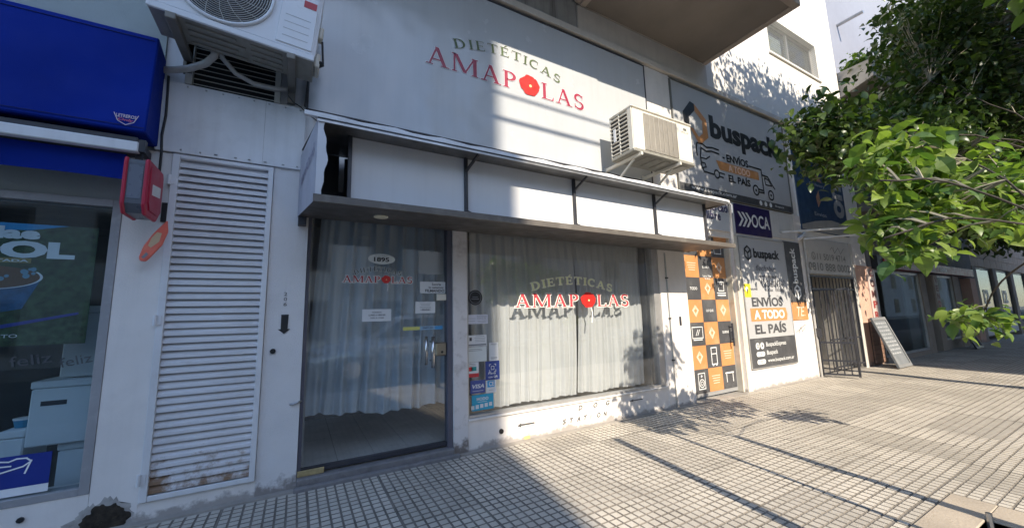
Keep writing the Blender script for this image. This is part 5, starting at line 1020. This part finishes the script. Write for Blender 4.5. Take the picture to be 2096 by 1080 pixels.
# buildings on the other side of the street (they shade this side and show in the glass)
def facade(name, label, x0, x1, y, h, mat, cols, rows, dep=10):
    t = thing(name, label, 'building', ((x0+x1)/2, y, 0)); MB().box(x0, x1, y-dep, y, -0.2, h).build('wall', mat, t)
    fm = surf(name+'_shutter', (0.30, 0.26, 0.22), 0.6); dx = (x1-x0)/cols
    for i in range(cols):
        for j in range(rows):
            xx, zz = x0+dx*(i+0.5), 1.3+j*3.1
            f = MB().box(xx-0.75, xx+0.75, y, y+0.05, zz-0.9, zz+0.9).build('window', fm, t); box('pane', CHROME if False else BLACK, f, xx-0.65, xx+0.65, y+0.051, y+0.058, zz-0.8, zz+0.8)
facade('apartment_block', 'tall beige apartment block across the street, left of the gap', -13, -1.21, -15.0, 20, surf('grey_beige_block_render', (0.62, 0.62, 0.62), 0.85, var=0.08), 4, 6, 3)
facade('low_house', 'low white house across the street between two tall blocks', -1.2, 8.7, -15.5, 8.2, surf('white_house_paint', (0.66, 0.63, 0.58), 0.85, var=0.06), 3, 2)
facade('office_block', 'tall grey block across the street, right of the low house', 8.8, 95, -15.0, 18, surf('grey_block_render', (0.52, 0.51, 0.50), 0.85, var=0.08), 14, 5, 5)
facade('row_house', 'low terrace across the street, far left', -40, -13.1, -15.2, 6.5, surf('terrace_render', (0.6, 0.59, 0.57), 0.85, var=0.08), 5, 2)

# ------------------------------------------------------------------ posts, cables, car
tag(MB().tube([(2.335, -3.47, 0), (2.335, -3.47, 2.15)], 0.042, 12).build('sign_post', GALV), 'grey steel street post at the kerb, nearest the camera', 'post')
tag(MB().tube([(2.985, -3.30, 0), (2.975, -3.30, 2.2)], 0.020, 8).build('tree_stake', surf('stake_wood', (0.30, 0.21, 0.13), 0.8)), 'thin wooden stake standing by the tree pit', 'stake')
tag(MB().tube([(3.535, -2.758, -0.06), (3.535, -2.758, 0.045)], 0.014, 8).build('pit_peg', GALV), 'short steel peg at the corner of the tree pit', 'peg')
for i, (y, z, r) in enumerate(((-4.6, 6.72, 0.022), (-4.6, 7.02, 0.016), (-4.75, 7.13, 0.012))):
    pts = [(-30+i2*4, y, z+0.0006*(-30+i2*4-6)**2*0.5) for i2 in range(20)]
    tag(MB().tube(pts, r, 6).build('overhead_cable', BLACK), ('lowest and thickest', 'middle', 'highest and thinnest')[i]+' overhead cable strung along the street', 'cable', 'overhead cables along the kerb')
def car(x, y):
    t = thing('parked_car', 'silver hatchback parked in the road, mirrored in the glass door', 'car', (x, y, -0.13))
    paint = surf('silver_car_paint', (0.62, 0.63, 0.65), 0.25, metal=0.4, var=0.02); gm = surf('car_glass', (0.03, 0.035, 0.04), 0.06, var=0.05)
    z = -0.13
    body = [(0, .35), (0.05, .62), (0.30, .80), (1.05, .93), (1.75, 1.40), (2.2, 1.48), (3.1, 1.46), (3.75, 1.0), (4.05, .92), (4.12, .5), (4.05, .3), (3.6, .25), (0.5, .25)]
    MB().prism([(x+a, z+b) for a, b in body], y-0.82, y+0.82).build('body', paint, t, bev=0.07, seg=3, smooth=True)
    for s in (y+0.825, y-0.825):
        d = 0.012 if s > y else -0.012
        MB().prism([(x+1.30, z+.98), (x+1.85, z+1.36), (x+2.35, z+1.40), (x+2.35, z+.98)], s-d, s).build('side_window', gm, t); MB().prism([(x+2.45, z+.98), (x+2.45, z+1.40), (x+3.05, z+1.38), (x+3.5, z+1.0)], s-d, s).build('side_window', gm, t)
        for wx in (0.82, 3.3):
            wh = MB().tube([(x+wx, s+d*4, z+.31), (x+wx, s-d*12, z+.31)], 0.31, 24).build('wheel', BLACK, t); MB().tube([(x+wx, s+d*4.6, z+.31), (x+wx, s+d*4.0, z+.31)], 0.19, 20).build('rim', CHROME, wh)
    MB().hexa([(x+1.10, y-0.66, z+.965), (x+1.10, y+0.66, z+.965), (x+1.74, y+0.60, z+1.40), (x+1.74, y-0.60, z+1.40)], [(x+1.09, y-0.66, z+.985), (x+1.09, y+0.66, z+.985), (x+1.73, y+0.60, z+1.42), (x+1.73, y-0.60, z+1.42)]).build('windscreen', gm, t)
    for s in (-0.6, 0.6): MB().box(x+0.05, x+0.28, y+s-0.15, y+s+0.15, z+.62, z+.74).build('headlight', CHROME, t, bev=0.03)
car(0.25, -6.3)

# ------------------------------------------------------------------ trees
LEAF_V = np.array([(0, 0, 0), (.20, .22, .085), (.20, 0, .02), (.20, -.22, .085), (.48, .31, .10), (.48, 0, .0), (.48, -.31, .07), (.76, .19, .0), (.76, 0, -.08), (.76, -.19, -.03), (1, .02, -.24)], float)
LEAF_F = [(0, 2, 1), (0, 3, 2), (1, 2, 5, 4), (2, 3, 6, 5), (4, 5, 8, 7), (5, 6, 9, 8), (7, 8, 10), (8, 9, 10)]
def leaf_frames(n, centers, spread, size, droop, r):
    """positions, rotation matrices and sizes for n leaves round twig ends"""
    c = centers[r.integers(0, len(centers), n)]; pos = c+r.normal(0, 1, (n, 3))*spread
    az = r.uniform(0, 2*np.pi, n); el = r.normal(-droop, 0.45, n)
    d = np.stack([np.cos(az)*np.cos(el), np.sin(az)*np.cos(el), np.sin(el)], 1)
    up = np.stack([r.normal(0, .45, n), r.normal(0, .45, n), np.ones(n)], 1)
    s = np.cross(up, d); s /= np.linalg.norm(s, axis=1)[:, None]; u = np.cross(d, s)
    return pos, np.stack([d, s, u], 2), size*r.uniform(0.45, 1.4, n)
def leaf_cloud(name, pos, rot, sz, mat, parent):
    n = len(pos); v = np.einsum('nij,kj->nki', rot, LEAF_V)*sz[:, None, None]+pos[:, None, :]
    me = bpy.data.meshes.new(name); nv = len(LEAF_V); me.vertices.add(n*nv); me.vertices.foreach_set('co', v.ravel())
    flat_f = np.concatenate([np.array(f) for f in LEAF_F]); lens = np.array([len(f) for f in LEAF_F]); st = np.concatenate([[0], np.cumsum(lens)[:-1]]); L = len(flat_f)
    me.loops.add(n*L); me.polygons.add(n*len(LEAF_F))
    me.loops.foreach_set('vertex_index', (flat_f[None]+(np.arange(n)*nv)[:, None]).ravel().astype(np.int32))
    me.polygons.foreach_set('loop_start', (st[None]+(np.arange(n)*L)[:, None]).ravel().astype(np.int32)); me.polygons.foreach_set('loop_total', np.tile(lens, n).astype(np.int32))
    me.materials.append(mat); me.update(calc_edges=True); me.validate()
    o = bpy.data.objects.new(name, me); return link(o, parent)
BARK = surf('grey_brown_bark', (0.05, 0.042, 0.034), 0.9, var=0.3, vscale=12, bump=1.0, bscale=40); TWIG = surf('green_grey_twig', (0.30, 0.27, 0.20), 0.8, var=0.2)
def limb(p, q, r0, r1, sag, r, n=7):
    p, q = np.array(p, float), np.array(q, float); pts = []
    for i in range(n+1):
        t = i/n; a = p+(q-p)*t; a[2] += sag*math.sin(math.pi*t); a += r.normal(0, 0.02, 3)*(0 < i < n)*np.linalg.norm(q-p)*0.35; pts.append(tuple(a))
    return pts, [r0+(r1-r0)*i/n for i in range(n+1)]
def tree(label, base, fork, tips, centers, nleaf, spread, size, droop, mat, rb, seed, limb_r=0.05):
    r = np.random.default_rng(seed); t = thing('street_tree', label, 'tree', base)
    MB().tube(*limb(base, fork, rb, rb*0.75, 0.0, r, 6), 10).build('trunk', BARK, t, smooth=True)
    lb = MB(); tw = MB(); nodes = []
    for q in tips:
        pts, rs = limb(fork, q, limb_r, 0.006, 0.12, r, 8); lb.tube(pts, rs, 7); nodes += pts[2:]
    lb.build('limbs', BARK, t, smooth=True); nd = np.array(nodes)
    for c in centers:
        k = nd[np.argmin(((nd-c)**2).sum(1))]; pts, rs = limb(k, c, 0.007, 0.0025, 0.03, r, 3); tw.tube(pts, rs, 4, cap=False)
    tag(tw.build('twigs', TWIG, t), kind='stuff')
    pos, rot, sz = leaf_frames(nleaf, centers, spread, size, droop, r)
    return t, pos, rot, sz
def blob(n, c, rad, r, keep=None, shell=0.35):
    out = []
    while len(out) < n:
        v = r.normal(0, 1, 3); v /= np.linalg.norm(v); k = (shell+(1-shell)*r.random())**0.6; p = np.array(c)+v*k*np.array(rad)*(1+0.18*math.sin(5*v[0]+3*v[2])*math.cos(4*v[1]))
        if keep is None or keep(p): out.append(p)
    return np.array(out)
r0 = np.random.default_rng(5)
# near young tree: low sunlit boughs reaching into the picture from the right
LB = leaf_mat('sunlit_young_leaf', (0.135, 0.22, 0.05), 0.38, 0.4)
cen = np.concatenate([blob(30, (3.54, -3.42, 3.22), (0.45, 0.13, 0.34), r0), blob(34, (3.42, -2.72, 2.06), (0.55, 0.13, 0.27), r0), blob(18, (3.30, -2.70, 1.74), (0.36, 0.12, 0.16), r0), blob(34, (4.25, -2.93, 1.98), (0.60, 0.14, 0.32), r0), blob(8, (4.9, -2.62, 1.12), (0.35, 0.10, 0.07), r0)])
t, pos, rot, sz = tree('young street tree with low sunlit yellow-green boughs at the right edge', (3.47, -3.28, 0), (3.5, -3.25, 1.55), [(2.85, -2.72, 1.95), (2.85, -2.70, 1.62), (3.6, -2.75, 2.30), (3.54, -3.42, 3.1), (4.3, -2.93, 2.0), (4.9, -2.62, 1.12)], cen, 2100, 0.065, 0.10, 0.40, LB, 0.045, 21, 0.0055)
# the leaves nearest the lens are pieces of their own, the rest one mass
camp = np.array([0, -CAM_D, CAM_H]); inv = np.array(cam.matrix_world.inverted())[:3]
pc = np.c_[pos, np.ones(len(pos))]@inv.T; vis = (pc[:, 2] < 0) & (np.abs(pc[:, 0]/-pc[:, 2]) < 1048/FPX) & (np.abs(pc[:, 1]/-pc[:, 2]) < 540/FPX)
score = np.where(vis, sz/np.linalg.norm(pos-camp, axis=1), 0); order = np.argsort(-score); big, rest = order[:300], order[300:]
lm = bpy.data.meshes.new('leaf'); lm.from_pydata([tuple(v) for v in LEAF_V], [], LEAF_F); lm.materials.append(LB); lm.update()
for i in big:
    m = Matrix([list(rot[i][k])+[0] for k in range(3)]+[[0, 0, 0, 1]]).to_3x3(); o = piece('leaf', lm, t, pos[i], m.to_euler(), (sz[i],)*3)
tag(leaf_cloud('crown', pos[rest], rot[rest], sz[rest], LB, t), kind='stuff')
# second tree: dense dark crown over the buspack sign
DK = leaf_mat('dark_mature_leaf', (0.046, 0.086, 0.021), 0.30, 0.36)
lowok = lambda p: 2.45+0.725*-p[1] < p[2] < 5.7+0.725*-p[1]
cen = np.concatenate([blob(260, (6.1, -4.0, 6.5), (1.6, 1.2, 1.0), r0, lowok), blob(760, (8.0, -4.5, 6.9), (3.6, 2.0, 2.2), r0, lowok), blob(90, (6.25, -1.5, 3.45), (1.0, 0.28, 0.36), r0), blob(520, (10.3, -1.95, 5.0), (2.5, 0.7, 1.9), r0), blob(200, (8.3, -1.8, 3.5), (1.7, 0.4, 0.55), r0)])
t, pos, rot, sz = tree('mature street tree with a dense dark green crown over the buspack sign', (9.2, -3.3, 0), (9.1, -3.25, 2.9), [(5.6, -1.5, 3.5), (6.6, -1.6, 3.7), (8.2, -2.0, 4.6), (8.4, -3.6, 6.8), (10.2, -3.4, 6.9), (6.4, -3.3, 6.0), (9.0, -4.6, 6.4), (7.2, -4.4, 6.6), (8.8, -1.9, 3.8)], cen, 54000, 0.16, 0.11, 0.5, DK, 0.14, 22, 0.013)
tag(leaf_cloud('crown', pos, rot, sz, DK, t), kind='stuff')
# third tree, further along
cen = np.concatenate([blob(700, (14.5, -3.3, 7.0), (3.8, 2.6, 3.6), r0), blob(160, (12.5, -2.2, 4.6), (1.8, 0.9, 0.8), r0), blob(150, (13.6, -1.7, 3.15), (1.9, 0.5, 0.5), r0)])
t, pos, rot, sz = tree('tall street tree with broad dark crown further along the kerb', (15.0, -3.3, 0), (14.9, -3.25, 3.3), [(12, -2.5, 5), (12.6, -1.7, 3.3), (13, -3.0, 8), (15, -3, 9), (17, -3.4, 7.5), (14.5, -4.8, 7), (16.5, -2.4, 5.5), (12.2, -3.8, 6.4)], cen, 30000, 0.19, 0.14, 0.5, DK, 0.17, 23, 0.05)
tag(leaf_cloud('crown', pos, rot, sz, DK, t), kind='stuff')
# fourth tree, at the end of the row
cen = np.concatenate([blob(420, (22.5, -3.3, 6.6), (3.8, 3.0, 3.4), r0), blob(120, (19.5, -2.4, 4.2), (1.8, 1.1, 0.8), r0)])
t, pos, rot, sz = tree('street tree with dark crown at the far end of the row', (23.0, -3.3, 0), (22.9, -3.25, 3.3), [(20, -2.5, 4.6), (21, -3.0, 8), (23, -3, 9), (25, -3.4, 7.5), (22.5, -5.0, 7), (24.5, -2.4, 5.5)], cen, 15000, 0.24, 0.18, 0.5, DK, 0.17, 24, 0.05)
tag(leaf_cloud('crown', pos, rot, sz, DK, t), kind='stuff')
# balcony plants
VN = leaf_mat('balcony_vine_leaf', (0.10, 0.17, 0.03), 0.35)
t = thing('balcony_plants', 'mass of vines spilling over the upper concrete balcony', 'plant', (13, -0.3, 6.95)); cen = np.concatenate([blob(120, (12.7, -0.35, 7.1), (1.4, 0.35, 0.35), r0), blob(180, (15.0, -0.4, 7.0), (2.4, 0.4, 0.9), r0)])
tw = MB()
for c in cen[::3]: tw.tube([(c[0], -0.2, 6.9), ((c[0]), (c[1]-0.2)/2, (c[2]+7)/2), tuple(c)], [0.006, 0.005, 0.003], 4)
tag(tw.build('stems', TWIG, t), kind='stuff'); pos, rot, sz = leaf_frames(4200, cen, 0.10, 0.12, 0.4, r0); tag(leaf_cloud('foliage', pos, rot, sz, VN, t), kind='stuff')
